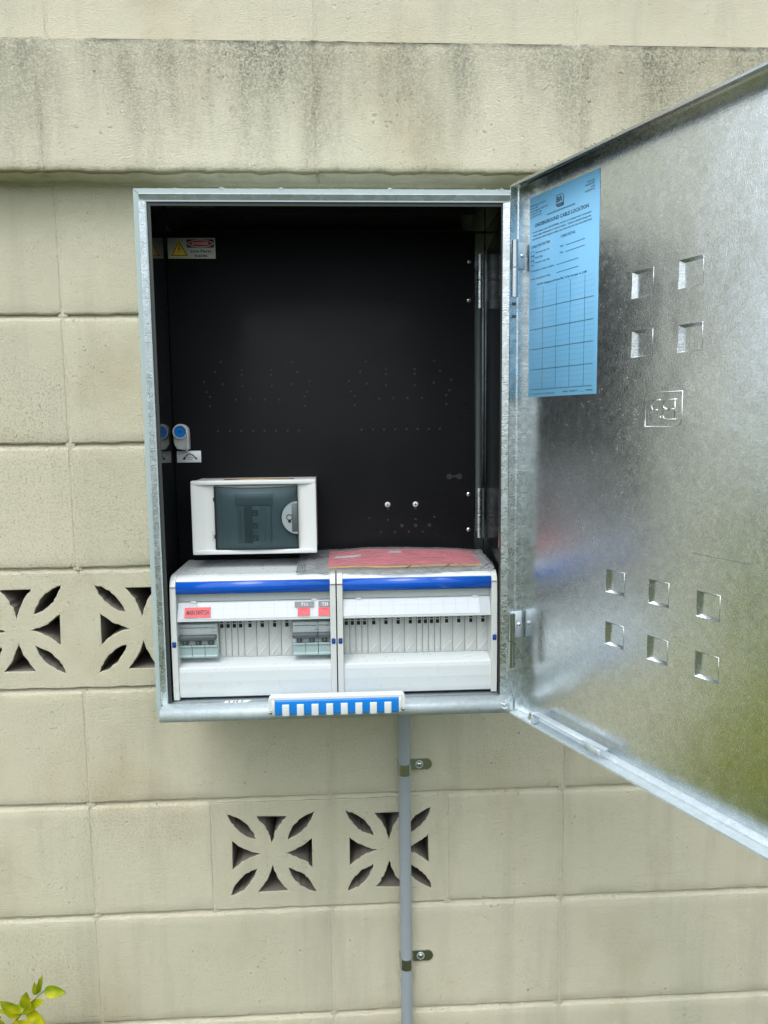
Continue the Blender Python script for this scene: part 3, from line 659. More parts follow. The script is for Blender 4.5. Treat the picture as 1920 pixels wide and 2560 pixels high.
ret('bottom_return', [(0.001, DZ0), (-0.004, DZ0 - 0.0001), (-0.010, DZ0 - 0.0008), (-RT + 0.003, DZ0 - 0.0008), (-RT, DZ0 + 0.0005), (-RT, DZ0 + 0.002), (-RT - 0.0012, DZ0 + 0.002), (-RT - 0.0012, DZ0 - 0.0004), (-RT + 0.0028, DZ0 - 0.0022), (0.001, DZ0 - 0.0022)], -0.002, DW, 'x', 'galv_pan')
ret('latch_return', [(DW, 0.001), (DW, -RT), (DW + 0.0014, -RT), (DW + 0.0014, 0.001)], DZ0, DZ1, 'z', 'galv')
# curved inside bends so the sheet turns softly
q = B(); vs = []
rr = 0.006
for i in range(7):
    a_ = math.pi / 2 * i / 6; vs += [(0.0, -rr + rr * math.cos(a_) - 0.0002, DZ0 + rr - rr * math.sin(a_)), (DW, -rr + rr * math.cos(a_) - 0.0002, DZ0 + rr - rr * math.sin(a_))]
q.add(vs, [[2 * i, 2 * i + 1, 2 * i + 3, 2 * i + 2] for i in range(6)], 'galv_pan', TD, True); q.obj('bottom_bend', door)
# blue cable-location label
b = B(); b.box(0.0082, 0.1395, -0.0005, -0.0001, 0.6615, 0.9150, 'paperblue', 0.0002, 1, TD)
TL = TD @ Matrix.Translation((0, -0.0007, 0)); TL2 = TD @ Matrix.Translation((0, -0.0009, 0))
for i, s_ in enumerate(('B&R Enclosures Pty Ltd', 'PO Box 1001', 'Acacia Ridge BC QLD 4110', 'Ph: (07) 3714 1000', 'Fax: (07) 3714 1001')):
    b.text(s_, 0.0088, 0.9030 - 0.0034 * i, 0.0019, 'inkblue', TL, (0.031, 0.0165, 0.036, 0.0235, 0.0235)[i], bold=0.01)
lx0, lx1, lz0, lz1 = 0.0612, 0.0757, 0.8900, 0.9045
b.prism([(lx0, lz0 + 0.003), (lx0 + 0.003, lz0), (lx1, lz0), (lx1, lz1 - 0.003), (lx1 - 0.003, lz1), (lx0, lz1)], -0.00075, -0.0004, 'y', 'inkblue', TD)
b.prism([(lx0 + 0.0010, lz0 + 0.0040), (lx1 - 0.0010, lz0 + 0.0040), (lx1 - 0.0010, lz1 - 0.003), (lx1 - 0.0030, lz1 - 0.001), (lx0 + 0.0010, lz1 - 0.001)], -0.0009, -0.0005, 'y', 'paperblue', TD)
TL3 = TD @ Matrix.Translation((0, -0.00105, 0))
b.text('BR', (lx0 + lx1) / 2, lz0 + 0.0058, 0.0062, 'inkblue', TL3, 0.0110, 'CENTER', 0.035)
b.text('ENCLOSURES', (lx0 + lx1) / 2, lz0 + 0.0014, 0.0011, 'paperblue', TL3, 0.0085, 'CENTER', 0.02)
b.text('www.brenclosures.com.au', 0.0700, 0.8853, 0.0026, 'inkblue', TL, 0.0535, 'CENTER', 0.012)
b.text('UNDERGROUND CABLE LOCATION', 0.0702, 0.8762, 0.0043, 'inkblue', TL, 0.1020, 'CENTER', 0.022)
for i, s_ in enumerate(('In accordance with AS/NZS3000, service or underground consumers', 'mains cable information is shown below.  Caution should always be', 'exercised as other electric cables may exist, but are not recorded here')):
    b.text(s_, 0.0703, 0.8693 - 0.0042 * i, 0.0022, 'inkblue', TL, (0.112, 0.110, 0.114)[i], 'CENTER', 0.012)
b.text('CABLE PROTECTED', 0.0120, 0.8512, 0.0030, 'inkblue', TL, 0.0385, bold=0.01); b.text('CABLE DETAIL', 0.0710, 0.8525, 0.0030, 'inkblue', TL, 0.0275, bold=0.01)
def line(x0, z0, x1, z1, w_=0.0004, mat='inkblue', T=TL):
    d_ = Vector((x1 - x0, 0, z1 - z0)); n_ = Vector((-d_.z, 0, d_.x)).normalized() * w_ / 2
    a_ = Vector((x0, 0, z0)); c = Vector((x1, 0, z1)); b.add([a_ - n_, c - n_, c + n_, a_ + n_], [[0, 1, 2, 3]], mat, T)
for i, s_ in enumerate(('Galvanised steel tube', 'Plastic Pipe', 'Protected cover slabs')):
    z = 0.8470 - 0.0062 * i; b.text(s_, 0.0210, z - 0.0035, 0.0020, 'inkblue', TL, (0.0285, 0.0150, 0.0290)[i], bold=0.008)
    for p_ in (((0.0122, z), (0.0180, z)), ((0.0180, z), (0.0180, z - 0.0052)), ((0.0180, z - 0.0052), (0.0122, z - 0.0052)), ((0.0122, z - 0.0052), (0.0122, z))): line(*p_[0], *p_[1], 0.00055)
for s_, x, z, wd in (('Type:', 0.0697, 0.8416, 0.0075), ('Size:', 0.0697, 0.8340, 0.0070), ("Contractor's licence number:", 0.0125, 0.8215, 0.0475), ('Initial energisation date:', 0.0127, 0.8113, 0.0395)):
    b.text(s_, x, z, 0.0021, 'inkblue', TL, wd, bold=0.008)
for p_ in ((0.0808, 0.8418, 0.1158), (0.0808, 0.8342, 0.1160), (0.0631, 0.8218, 0.1045), (0.0638, 0.8122, 0.1048)): line(p_[0], p_[1], p_[2], p_[1] + 0.0006, 0.00055)
b.text('NOTE! Underground Route Plan To Be Accurate +/- 0.2M', 0.0722, 0.8028, 0.0026, 'inkblue', TL, 0.094, 'CENTER', 0.014)
for i in range(21): line(0.0112, 0.6725 + i * 0.00637, 0.1330, 0.6725 + i * 0.00637, 0.00016, 'inkfine')
for i in range(24): line(0.0112 + i * 0.0053, 0.6715, 0.0112 + i * 0.0053, 0.8000, 0.00010, 'inkfine')
for x in (0.0378, 0.0646, 0.0909, 0.1172): line(x, 0.6720, x, 0.7995, 0.00042, T=TL2)
for z in (0.7743, 0.7482, 0.7228, 0.6968, 0.6712): line(0.0112, z, 0.1330, z, 0.00048, T=TL2)
b.text('Scale: 1 block =  ____  metres', 0.1335, 0.6655, 0.0024, 'inkblue', TL, 0.0540, 'RIGHT', 0.010)
b.text('It is recommended to use a ballpoint pen', 0.0112, 0.6650, 0.0016, 'inkblue', TL, 0.052, bold=0.008)
for i, s_ in enumerate(('Approvals', 'SR/250/7/09', 'and', 'V250297/16')): b.text(s_, 0.1303, 0.9040 - 0.0034 * i, 0.0020, 'inkblue', TL, (0.0125, 0.0155, 0.006, 0.0165)[i], 'RIGHT', 0.008)
b.obj('cable_location_label', door, label='sky blue UNDERGROUND CABLE LOCATION form with a blank grid')
# pressed maker's emblem, seen mirrored from the inside
b = B(); TE = TD @ Matrix.Translation((0, 0.0003, 0))
ex0, ex1, ez0, ez1, rc = 0.2178, 0.2684, 0.6228, 0.6588, 0.008
out = [(ex0, ez0)] + [(ex1 - rc + rc * math.sin(a_), ez0 + rc - rc * math.cos(a_)) for a_ in [math.pi / 2 * i / 5 for i in range(6)]] + [(ex1, ez1)] + [(ex0 + rc * 0.6 - rc * 0.6 * math.sin(a_), ez1 - rc * 0.6 + rc * 0.6 * math.cos(a_)) for a_ in [math.pi / 2 * i / 5 for i in range(6)]]
b.tube([(x, 0, z) for x, z in out], 0.0008, 'galv', 8, TE, closed=True)
def glyph(pts, r=0.0009): b.tube([(x, 0, z) for x, z in pts], r, 'galv', 8, TE)
gx = 0.2590
glyph([(gx, 0.6303), (gx, 0.6508)]); glyph([(gx + 0.002, 0.6508), (gx - 0.010, 0.6508), (gx - 0.0148, 0.6495), (gx - 0.0162, 0.6460), (gx - 0.0148, 0.6422), (gx - 0.010, 0.6408)])
glyph([(gx - 0.010, 0.6408), (gx - 0.0152, 0.6395), (gx - 0.0168, 0.6355), (gx - 0.0152, 0.6316), (gx - 0.010, 0.6303), (gx + 0.002, 0.6303)]); glyph([(gx - 0.001, 0.6408), (gx - 0.010, 0.6408)])
gx = 0.2395
glyph([(gx, 0.6304), (gx, 0.6340)]); glyph([(gx, 0.6506), (gx - 0.006, 0.6508), (gx - 0.0120, 0.6500), (gx - 0.0140, 0.6460), (gx - 0.0120, 0.6420), (gx - 0.0105, 0.6402), (gx - 0.0135, 0.6355), (gx - 0.0142, 0.6303)])
glyph([(gx - 0.0105, 0.6402), (gx - 0.004, 0.6402)])
b.obj('pressed_emblem', door)
# long scratch and scuffs
b = B(); b.tube([(0.288, -0.0001, 0.4947), (0.3135, -0.0001, 0.4938), (0.334, -0.0001, 0.4940), (0.356, -0.0001, 0.4934)], 0.00022, 'toggle', 4, TD); b.obj('scratch', door)
# door stay lying in the bottom return
b = B(); T = TD
b.box(0.050, 0.0535, -0.0215, -0.009, DZ0 + 0.0008, DZ0 + 0.0155, 'galv_pan', 0.0004, 1, T); b.box(0.030, 0.0535, -0.0215, -0.009, DZ0 + 0.0006, DZ0 + 0.0020, 'galv_pan', 0.0003, 1, T)
b.box(0.0535, 0.150, -0.0215, -0.0095, DZ0 + 0.0140, DZ0 + 0.0155, 'galv_pan', 0.0004, 1, T)
b.prism([(0.150, -0.0215), (0.184, -0.0175), (0.184, -0.010), (0.150, -0.0095)], DZ0 + 0.0142, DZ0 + 0.0157, 'z', 'galv_pan', T)
b.box(0.1560, 0.1825, -0.0222, -0.0212, DZ0 + 0.0070, DZ0 + 0.0157, 'galv_pan', 0.0003, 1, T)
stay = b.obj('door_stay', door)
b = B(); b.cyl((0.042, -0.0150, DZ0 + 0.002), (0.042, -0.0150, DZ0 + 0.0070), 0.0042, 'steel', 20, T=T); b.cyl((0.042, -0.0150, DZ0 + 0.0070), (0.042, -0.0150, DZ0 + 0.0115), 0.0034, 'steel', 20, T=T); b.obj('stay_bolt', door)
# outer hinges
for za, zm, zb in ((0.7894, 0.8261, 0.8602), (0.2985, 0.3353, 0.3729)):
    b = B(); hx, hy = 0.6568, -0.2400
    b.cyl((hx, hy, zm + 0.0006), (hx, hy, zb), 0.0042, 'galv_smooth', 18, cap=True); b.cyl((hx, hy, za), (hx, hy, zm - 0.0006), 0.0044, 'galv_smooth', 18)
    b.box(-0.0052, -0.0030, -RT + 0.002, -0.0035, zm + 0.0006, zb, 'galv_pan', 0.0003, 1, TD @ Matrix.Translation((0.0065, 0, 0)))
    b.obj('door_hinge', cab)
    c = TD @ Vector((0.0026, -0.0085, (zm + zb) / 2)); q = B(); q.dome((0, 0, 0), (dv.x, dv.y, 0), 0.0033, 0.0028, 'steel', 16, 4); o = q.obj('hinge_rivet', door); o.location = c
b = B()
for z in (0.7800, 0.7640): b.box(0.6545, 0.6600, -0.2345, -0.2320, z, z + 0.0035, 'dark_strip')
b.obj('hinge_slot', cab)

# ------------------------------------------------------------------ distribution boards
def board(xa, xb, label, modules, frames):
    r_ = empty('distribution_board', label, 'distribution board', (0, 0, 0), 'grey modular distribution boards in the cabinet')
    f = 0.0082
    b = B()
    prof = [(-0.065, 0.4235), (-0.184, 0.4235), (-0.1905, 0.4222), (-0.1950, 0.4195), (-0.1968, 0.4172), (-0.1968, 0.3992), (-0.1880, 0.3985), (-0.1865, 0.3865), (-0.1720, 0.3860), (-0.1720, 0.3570), (-0.1712, 0.3568), (-0.1712, 0.3015), (-0.1730, 0.3005), (-0.1985, 0.2962), (-0.2005, 0.2950), (-0.2015, 0.2900), (-0.2020, 0.2760), (-0.2010, 0.2600), (-0.2000, 0.2545), (-0.1980, 0.2530), (-0.065, 0.2530)]
    b.prism(prof, xa + f, xb - f, 'x', 'white', smooth=False)
    b.obj('cover', r_)
    for x0, x1 in ((xa, xa + f - 0.0002), (xb - f + 0.0002, xb)):
        q = B(); fp = [(-0.066, 0.4245), (-0.1850, 0.4245), (-0.1920, 0.4225), (-0.1975, 0.4180), (-0.2010, 0.4110), (-0.2030, 0.3800), (-0.2038, 0.3300), (-0.2038, 0.2700), (-0.2025, 0.2510), (-0.1990, 0.2500), (-0.066, 0.2500)]
        q.prism(fp, x0, x1, 'x', 'cream', bev=0.0006); q.obj('side_frame', r_)
        q = B(); cx = (x0 + x1) / 2; z = 0.3306
        q.box(cx - 0.0027, cx + 0.0027, -0.2050, -0.2036, z - 0.0038, z + 0.0038, 'navy', 0.0010, 2); q.box(cx - 0.0019, cx + 0.0019, -0.2054, -0.2045, -0.0004, 0.0004, 'blue2', T=Matrix.Translation((cx, 0, z)) @ Matrix.Rotation(R(-35), 4, 'Y') @ Matrix.Translation((-cx, 0, 0)))
        q.obj('frame_lock', r_)
        q = B(); q.dome((cx, -0.2036, z - 0.0064), (0, -1, 0), 0.0011, 0.0006, 'white', 10, 3); q.dome((cx, -0.2036, z + 0.0060), (0, -1, 0), 0.0011, 0.0006, 'white', 10, 3); q.obj('lock_mark', r_)
        q = B(); q.box(x0 + 0.0001, x1 - 0.0001, -0.2022, -0.2000, 0.4098, 0.4102, 'dark_strip'); q.obj('frame_joint', r_)
    q = B(); bp = [(-0.1969, 0.4168), (-0.2005, 0.4160), (-0.2020, 0.4080), (-0.2008, 0.4005), (-0.1990, 0.3994), (-0.1969, 0.3994)]
    q.prism(bp, xa + f + 0.0003, xb - f - 0.0003, 'x', 'blue', smooth=True); q.obj('blue_strip', r_)
    # label holder
    q = B(); hp = [(-0.1880, 0.3862), (-0.1910, 0.3862), (-0.2004, 0.3640), (-0.2004, 0.3618), (-0.1960, 0.3612)]
    q.prism(hp, xa + f + 0.0004, xb - f - 0.0004, 'x', 'holder'); q.prism([(-0.2004, 0.3638), (-0.2018, 0.3632), (-0.2018, 0.3618), (-0.2004, 0.3615)], xa + f + 0.0004, xb - f - 0.0004, 'x', 'white')
    hold = q.obj('label_holder', r_)
    a_ = math.atan2(0.2004 - 0.1910, 0.3862 - 0.3640)
    TH = Matrix.Translation((0, -0.1911, 0.3862)) @ Matrix.Rotation(a_ * -1, 4, 'X')     # local -z runs down the slope
    px0, px1 = modules['paper']
    q = B(); q.box(px0, px1, -0.0004, -0.0001, -0.0232, -0.0010, 'paper', T=TH)
    x = px0 + 0.0001
    TG = TH @ Matrix.Translation((0, -0.0006, 0))
    k_ = px0
    while k_ < px1:
        q.add([(k_, 0, -0.022), (k_ + 0.00035, 0, -0.022), (k_ + 0.00035, 0, -0.002), (k_, 0, -0.002)], [[0, 1, 2, 3]], 'inkgrey', TG); k_ += 0.0175
    q.add([(px0, 0, -0.0092), (px1, 0, -0.0092), (px1, 0, -0.0090), (px0, 0, -0.0090)], [[0, 1, 2, 3]], 'inkgrey', TG)
    q.obj('paper_strip', r_)
    q = B(); q.box(xa + f + 0.0006, xb - f - 0.0006, -0.0020, -0.0014, -0.0240, -0.0002, 'clear', T=TH)
    for xc in (xa + f + 0.022, xb - f - 0.022): q.box(xc - 0.0035, xc + 0.0035, -0.0024, -0.0010, -0.0010, 0.0016, 'holder', T=TH)
    q.obj('clear_cover', r_)
    # blank covers
    protos = {}
    for x0, w_, kk in modules['blanks']:
        key = round(w_, 5)
        if key not in protos:
            q = B(); W = w_ - 0.0004
            q.box(0.0005, W, -0.0012, 0.0, 0.0, 0.0530, 'cream', 0.0003, 1)
            c = W / 2 if w_ < 0.012 else W * 0.5
            q.box(0.0, w_, 0.0, 0.0001, 0, 0.053, 'gap')
            wx = 0.0033
            for bx in ((c - wx, c - wx + 0.0008), (c + wx - 0.0008, c + wx)): q.box(bx[0], bx[1], -0.0028, -0.0010, 0.0415, 0.0525, 'cuwhite')
            q.box(c - wx, c + wx, -0.0028, -0.0010, 0.0518, 0.0526, 'cuwhite'); q.box(c - wx, c + wx, -0.0028, -0.0010, 0.0410, 0.0418, 'cuwhite')
            q.box(c - 0.0023, c + 0.0023, -0.0015, -0.0009, 0.0424, 0.0512, 'dark'); q.box(c - 0.0023, c + 0.0023, -0.0022, -0.0012, 0.0480, 0.0496, 'grey_pl')
            if w_ > 0.012:
                for z in (0.0160 + 0.005, 0.0005 + 0.003): q.prism([(0.0028, z + 0.0004), (0.0038, z - 0.0004), (W - 0.0024, z + 0.0128), (W - 0.0034, z + 0.0136)], -0.0026, -0.0010, 'y', 'cuwhite')
            else:
                for z in (0.0225, 0.0050, 0.036): q.prism([(0.0026, z), (0.0034, z - 0.0007), (W - 0.0022, z + 0.0030), (W - 0.0030, z + 0.0037)], -0.0024, -0.0010, 'y', 'cuwhite')
            o = q.obj('blank_cover', r_); o.location = (x0, -0.1714, 0.3022); protos[key] = o
        else:
            share(protos[key], 'blank_cover', r_, (x0, -0.1714, 0.3022))
    return r_, hold, TH
def run(x, seq):
    out = []
    for n_, w_ in seq:
        for i in range(n_): out.append((x, w_, i)); x += w_
    return out
hf = 0.00882; fl = 0.01738
LB, holdL, THL = board(0.1928, 0.4191, 'left grey distribution board with red MAIN SWITCH label and three breakers', dict(paper=(0.2290, 0.4108), blanks=run(0.2530, [(4, hf), (4, 0.01742)])), None)
RB, holdR, THR = board(0.4207, 0.6442, 'right grey distribution board filled only with blank covers', dict(paper=(0.4290, 0.6200), blanks=run(0.4289, [(4, 0.00870), (4, 0.01745), (4, 0.00870), (4, 0.01745)])), None)
def tape(parent, x0, x1, z0, z1, mat, texts, TH, name='label_tape', lab=None):
    q = B(); s0 = (z0 - 0.3862) / math.cos(0.4); s1 = (z1 - 0.3862) / math.cos(0.4)
    q.box(x0, x1, -0.0028, -0.0021, s0, s1, mat, T=TH)
    for s_, x, z, h, wd, mt, al in texts: q.text(s_, x, (z - 0.3862) / math.cos(0.4), h, mt, TH @ Matrix.Translation((0, -0.0031, 0)), wd, al, 0.012)
    q.obj(name, parent, label=lab)
tape(LB, 0.2114, 0.2468, 0.3665, 0.3795, 'redlab', [('MAIN SWITCH', 0.2293, 0.3698, 0.0066, 0.0300, 'ink', 'CENTER')], THL, lab='red tape reading MAIN SWITCH')
tape(LB, 0.3622, 0.3889, 0.3768, 0.3840, 'greylab', [('T11', 0.3752, 0.3785, 0.0042, 0.0090, 'paper', 'CENTER')], THL, lab='grey tape reading T11')
tape(LB, 0.3664, 0.3831, 0.3660, 0.3763, 'redlab', [('RCBO1', 0.3745, 0.3735, 0.0016, 0.0090, 'dred', 'CENTER'), ('A1', 0.3690, 0.3680, 0.0016, 0.003, 'dred', 'LEFT')], THL)
tape(LB, 0.3950, 0.4106, 0.3766, 0.3843, 'greylab', [('T33', 0.4040, 0.3783, 0.0042, 0.0085, 'paper', 'CENTER')], THL, lab='grey tape reading T33')
tape(LB, 0.3948, 0.4106, 0.3656, 0.3761, 'redlab', [('RCBO2', 0.4040, 0.3735, 0.0016, 0.0090, 'dred', 'CENTER'), ('A2', 0.3980, 0.3680, 0.0016, 0.003, 'dred', 'LEFT')], THL)

def breaker(name, label, cat, x0, n_, dark_line=False, group=None):
    P_ = 0.01775 if n_ > 1 else 0.0174; W = P_ * n_
    r_ = empty(name, label, cat, (x0, -0.1735, 0.3060), group)
    q = B()
    q.box(0.0002, W - 0.0002, -0.0135, 0.0, 0.0330, 0.0480, 'white', 0.0004, 1); q.box(0.0002, W - 0.0002, -0.0110, 0.0, 0.0015, 0.0335, 'white', 0.0003, 1)
    T = Matrix.Translation((0, -0.0138, 0))
    lm = 'ink' if dark_line else 'teal'
    hw = min(0.0105, W * 0.5)
    q.add([(0.0012, 0, 0.0428), (W - hw - 0.001, 0, 0.0428), (W - hw - 0.001, 0, 0.0438), (0.0012, 0, 0.0438)], [[0, 1, 2, 3]], lm, T)
    q.text('hager', W - 0.0012, 0.0424, 0.0018, lm, T, hw - 0.001, 'RIGHT', 0.02)
    q.text('MU332A', 0.0015, 0.0396, 0.0011, 'inkgrey', T, 0.0075, 'LEFT', 0.01); q.text('C32', 0.0020, 0.0360, 0.0020, 'inkgrey', T, 0.004, 'LEFT', 0.01)
    for i in range(n_):
        q.text('1', W - 0.0012 - i * 0.0023, 0.0362, 0.0020, 'toggle', T, 0.0005, 'RIGHT', 0.02)
        if i: q.add([(i * P_ - 0.00015, 0, 0.0335), (i * P_ + 0.00015, 0, 0.0335), (i * P_ + 0.00015, 0, 0.0475), (i * P_ - 0.00015, 0, 0.0475)], [[0, 1, 2, 3]], 'inkgrey', T)
    q.obj('body', r_)
    q = B(); ov = 0.0016 if n_ == 3 else 0.0
    q.box(-ov, W - 0.0004 - ov * 0.4, -0.0225, -0.0115, 0.0268, 0.0335, 'toggle', 0.0012, 2)
    q.obj('toggle_bar', r_)
    for i in range(n_):
        q = B(); c = (i + 0.5) * P_; q.box(c - 0.0038, c + 0.0038, -0.0160, -0.0100, 0.0195, 0.0272, 'toggle', 0.0005, 1)
        q.text('I', c, 0.0215, 0.0026, 'paper', Matrix.Translation((0, -0.0163, 0)), 0.0005, 'CENTER', 0.02); q.obj('toggle', r_)
        q = B(); q.prism([(-0.0100, 0.0190), (-0.0165, 0.0188), (-0.0170, 0.0165), (-0.0148, 0.0160), (-0.0148, 0.0045), (-0.0172, 0.0035), (-0.0170, 0.0012), (-0.0100, 0.0010)], i * P_ + 0.0003, (i + 1) * P_ - 0.0003, 'x', 'termcov', bev=0.0003); q.obj('terminal_cover', r_)
    return r_
breaker('main_switch', 'three pole main switch under the red MAIN SWITCH label', 'switch', 0.1998, 3)
breaker('circuit_breaker', 'two pole circuit breaker with teal line under the T11 label', 'circuit breaker', 0.3578, 2, group='breakers on the right of the left board')
breaker('circuit_breaker', 'single pole circuit breaker with black line under the T33 label', 'circuit breaker', 0.3934, 1, True, 'breakers on the right of the left board')

# ------------------------------------------------------------------ small white consumer unit
cu_ = empty('consumer_unit', 'small white surface box with smoked window above the left distribution board', 'breaker box')
cx0, cx1, cz0, cz1, cy = 0.2144, 0.3922, 0.4441, 0.5508, -0.140
wx0, wx1, wz0, wz1 = 0.2474, 0.3655, 0.4520, 0.5425
b = B()
b.box(cx0 + 0.0012, cx1 - 0.0012, cy + 0.012, -0.061, cz0 + 0.0012, cz1 - 0.0012, 'cuwhite', 0.0015, 2)
# front frame: two rails and two scooped cheeks
yb = cy + 0.0135
b.box(cx0, cx1, cy, yb, cz1 - 0.0062, cz1, 'cuwhite', 0.0010, 2); b.box(cx0, cx1, cy, yb, cz0, cz0 + 0.0062, 'cuwhite', 0.0010, 2)
b.prism([(cx0, cy + 0.0005), (cx0 + 0.0015, cy), (cx0 + 0.0045, cy + 0.0002), (cx0 + 0.018, cy + 0.0035), (wx0 - 0.0002, cy + 0.0050), (wx0 - 0.0002, yb), (cx0, yb)], cz0 + 0.0050, cz1 - 0.0050, 'z', 'cuwhite')
b.prism([(cx1, cy + 0.0005), (cx1 - 0.0015, cy), (cx1 - 0.0045, cy + 0.0002), (cx1 - 0.018, cy + 0.0035), (wx1 + 0.0002, cy + 0.0050), (wx1 + 0.0002, yb), (cx1, yb)][::-1], cz0 + 0.0050, cz1 - 0.0050, 'z', 'cuwhite')
b.box(wx0, wx1, cy + 0.016, cy + 0.017, wz0 - 0.002, wz1 + 0.002, 'cuwhite')
b.obj('housing', cu_)
b = B(); b.box(wx0, wx1, cy + 0.0085, cy + 0.0095, wz0, 0.4590, 'cuwhite'); b.box(wx0, 0.2790, cy + 0.0085, cy + 0.0095, 0.4590, 0.5140, 'cuwhite'); b.box(0.3280, wx1, cy + 0.0085, cy + 0.0095, 0.4590, 0.5140, 'cuwhite'); b.box(wx0, wx1, cy + 0.0085, cy + 0.0095, 0.5140, wz1, 'cuwhite')
for x in (0.2560, 0.2620, 0.2660): b.box(x, x + 0.0004, cy + 0.0080, cy + 0.0086, wz0 + 0.002, wz1 - 0.002, 'grey_pl')
b.obj('inner_mask', cu_)
b = B(); b.box(0.2755, 0.3300, cy + 0.0045, cy + 0.0084, 0.5145, 0.5326, 'grey_pl', 0.0006, 1); b.box(0.2755, 0.3300, cy + 0.0043, cy + 0.0048, 0.5228, 0.5232, 'toggle'); b.obj('label_flap', cu_)
# curved smoked window
b = B(); vs = []; ns = 16
for i in range(ns + 1):
    x = wx0 + (wx1 - wx0) * i / ns; u = (2 * i / ns - 1); y = cy + 0.0025 - 0.0055 * (1 - u * u); dz = 0.0018 * (1 - u * u)
    for z in (wz0 - dz * 0.6, wz0 + 0.0012 - dz * 0.6, wz1 - 0.0012 - dz, wz1 - dz): vs.append((x, y, z))
fs = []
for i in range(ns):
    a = i * 4; fs.append([a + 1, a + 5, a + 6, a + 2])
b.add(vs, fs, 'smoke', smooth=True)
win = b.obj('smoked_window', cu_)
b = B(); fr_ = []
for i in range(ns): a = i * 4; fr_ += [[a, a + 4, a + 5, a + 1], [a + 2, a + 6, a + 7, a + 3]]
b.add(vs, fr_, 'soil'); b.box(wx0 - 0.0006, wx0 + 0.0010, cy + 0.0005, cy + 0.006, wz0, wz1, 'soil'); b.box(wx1 - 0.0012, wx1 + 0.0006, cy + 0.0005, cy + 0.006, wz0, wz1, 'soil')
b.box(wx0 - 0.0022, wx0, cy + 0.002, cy + 0.006, 0.5210, 0.5262, 'soil'); b.box(wx0 - 0.0022, wx0, cy + 0.002, cy + 0.006, 0.4670, 0.4722, 'soil')
b.obj('window_frame', win)
b = B(); hc = (0.3652, 0.4966); rr_ = 0.0232
half = [(hc[0] + rr_ * math.cos(a_), hc[1] + rr_ * 1.06 * math.sin(a_)) for a_ in [math.pi / 2 + math.pi * i / 16 for i in range(17)]]
b.prism(half, cy - 0.0015, cy + 0.0030, 'y', 'catch'); b.tube([(x, cy - 0.0016, z) for x, z in half], 0.0007, 'soil', 6)
b.box(0.3572, 0.3650, cy - 0.0022, cy - 0.0013, 0.4760, 0.5170, 'toggle', 0.0003, 1)
kh = [(0.3537 + 0.0040 * math.cos(a_), 0.4970 + 0.0040 * math.sin(a_)) for a_ in [2 * math.pi * i / 14 for i in range(14)]]
b.tube([(x, cy - 0.0018, z) for x, z in kh], 0.0005, 'soil', 6, closed=True); b.box(0.3520, 0.3560, cy - 0.0021, cy - 0.0014, 0.4895, 0.4925, 'soil')
b.obj('window_catch', cu_)
b = B(); b.text('hager', 0, 0, 0.0045, 'inkgrey', Matrix.Translation((0.2445, cy + 0.0042, 0.4640)) @ Matrix.Rotation(R(-90), 4, 'Y') @ Matrix.Rotation(0, 4, 'Z'), 0.0150, 'LEFT', 0.0); b.obj('maker_mark', cu_)
b = B(); b.box(0.2580, 0.3590, -0.128, -0.100, cz1 - 0.0010, cz1 - 0.0006, 'soil'); b.box(0.2590, 0.3580, -0.126, -0.118, cz1 - 0.0008, cz1 + 0.0003, 'brass', 0.0002, 1); b.box(0.2640, 0.3560, -0.113, -0.106, cz1 - 0.0008, cz1 + 0.0002, 'brass', 0.0002, 1); b.obj('vent_strip', cu_)
# device behind the smoked window
rc_ = empty('residual_breaker', 'grey breaker with dark toggle behind the smoked window of the small box', 'circuit breaker', (0.2800, cy + 0.0085, 0.4590))
b = B(); b.box(0, 0.0200, -0.0050, 0.004, 0, 0.0545, 'grey_pl', 0.0006, 1); b.box(0.0310, 0.0465, -0.0042, 0.004, 0.0, 0.0540, 'white', 0.0006, 1); b.box(0.0200, 0.0310, -0.0035, 0.004, 0, 0.0545, 'white', 0.0004, 1)
b.box(0.0030, 0.0036, -0.0053, -0.0049, 0.002, 0.050, 'teal'); b.box(0.0385, 0.0388, -0.0046, -0.0041, 0.002, 0.052, 'toggle'); b.obj('body', rc_)
for z in (0.0400, 0.0215, 0.0035): b = B(); b.box(0.0208, 0.0285, -0.0060, -0.0030, z, z + 0.0085, 'toggle', 0.0006, 1); b.box(0.0230, 0.0245, -0.0064, -0.0058, z + 0.002, z + 0.004, 'paper'); b.obj('toggle', rc_)
b = B(); b.box(0.0085, 0.0200, -0.0056, -0.0046, 0.0005, 0.0540, 'toggle', 0.0004, 1); b.obj('side_module', rc_)

# ------------------------------------------------------------------ blue and white slotted bar on the lower lip
tb = empty('terminal_bar', 'blue comb bar in a white bracket fixed over the lower lip of the cabinet', 'terminal bar', (0.4192, -0.2440, 0.2590))
b = B(); tx0, tx1 = -0.0906, 0.0906
b.prism([(tx0, -0.0070), (tx0, 0.0090), (tx0 + 0.003, 0.0122), (tx1 - 0.003, 0.0122), (tx1, 0.0090), (tx1, -0.0070), (tx1 - 0.0065, -0.0070), (tx1 - 0.0065, 0.0080), (tx0 + 0.0065, 0.0080), (tx0 + 0.0065, -0.0070)], -0.0140, 0.0, 'y', 'cuwhite', bev=0.0006)
b.box(tx0 + 0.005, tx0 + 0.0085, -0.0150, -0.001, -0.0122, 0.008, 'cuwhite', 0.0005, 1); b.box(tx1 - 0.0085, tx1 - 0.005, -0.0150, -0.001, -0.0122, 0.008, 'cuwhite', 0.0005, 1)
b.obj('bracket', tb)
b = B(); b.box(tx0 + 0.0085, tx1 - 0.0085, -0.0160, -0.002, -0.0118, 0.0080, 'blue2', 0.0016, 3); comb = b.obj('blue_core', tb)
pitch = (tx1 - tx0 - 0.017) / 17
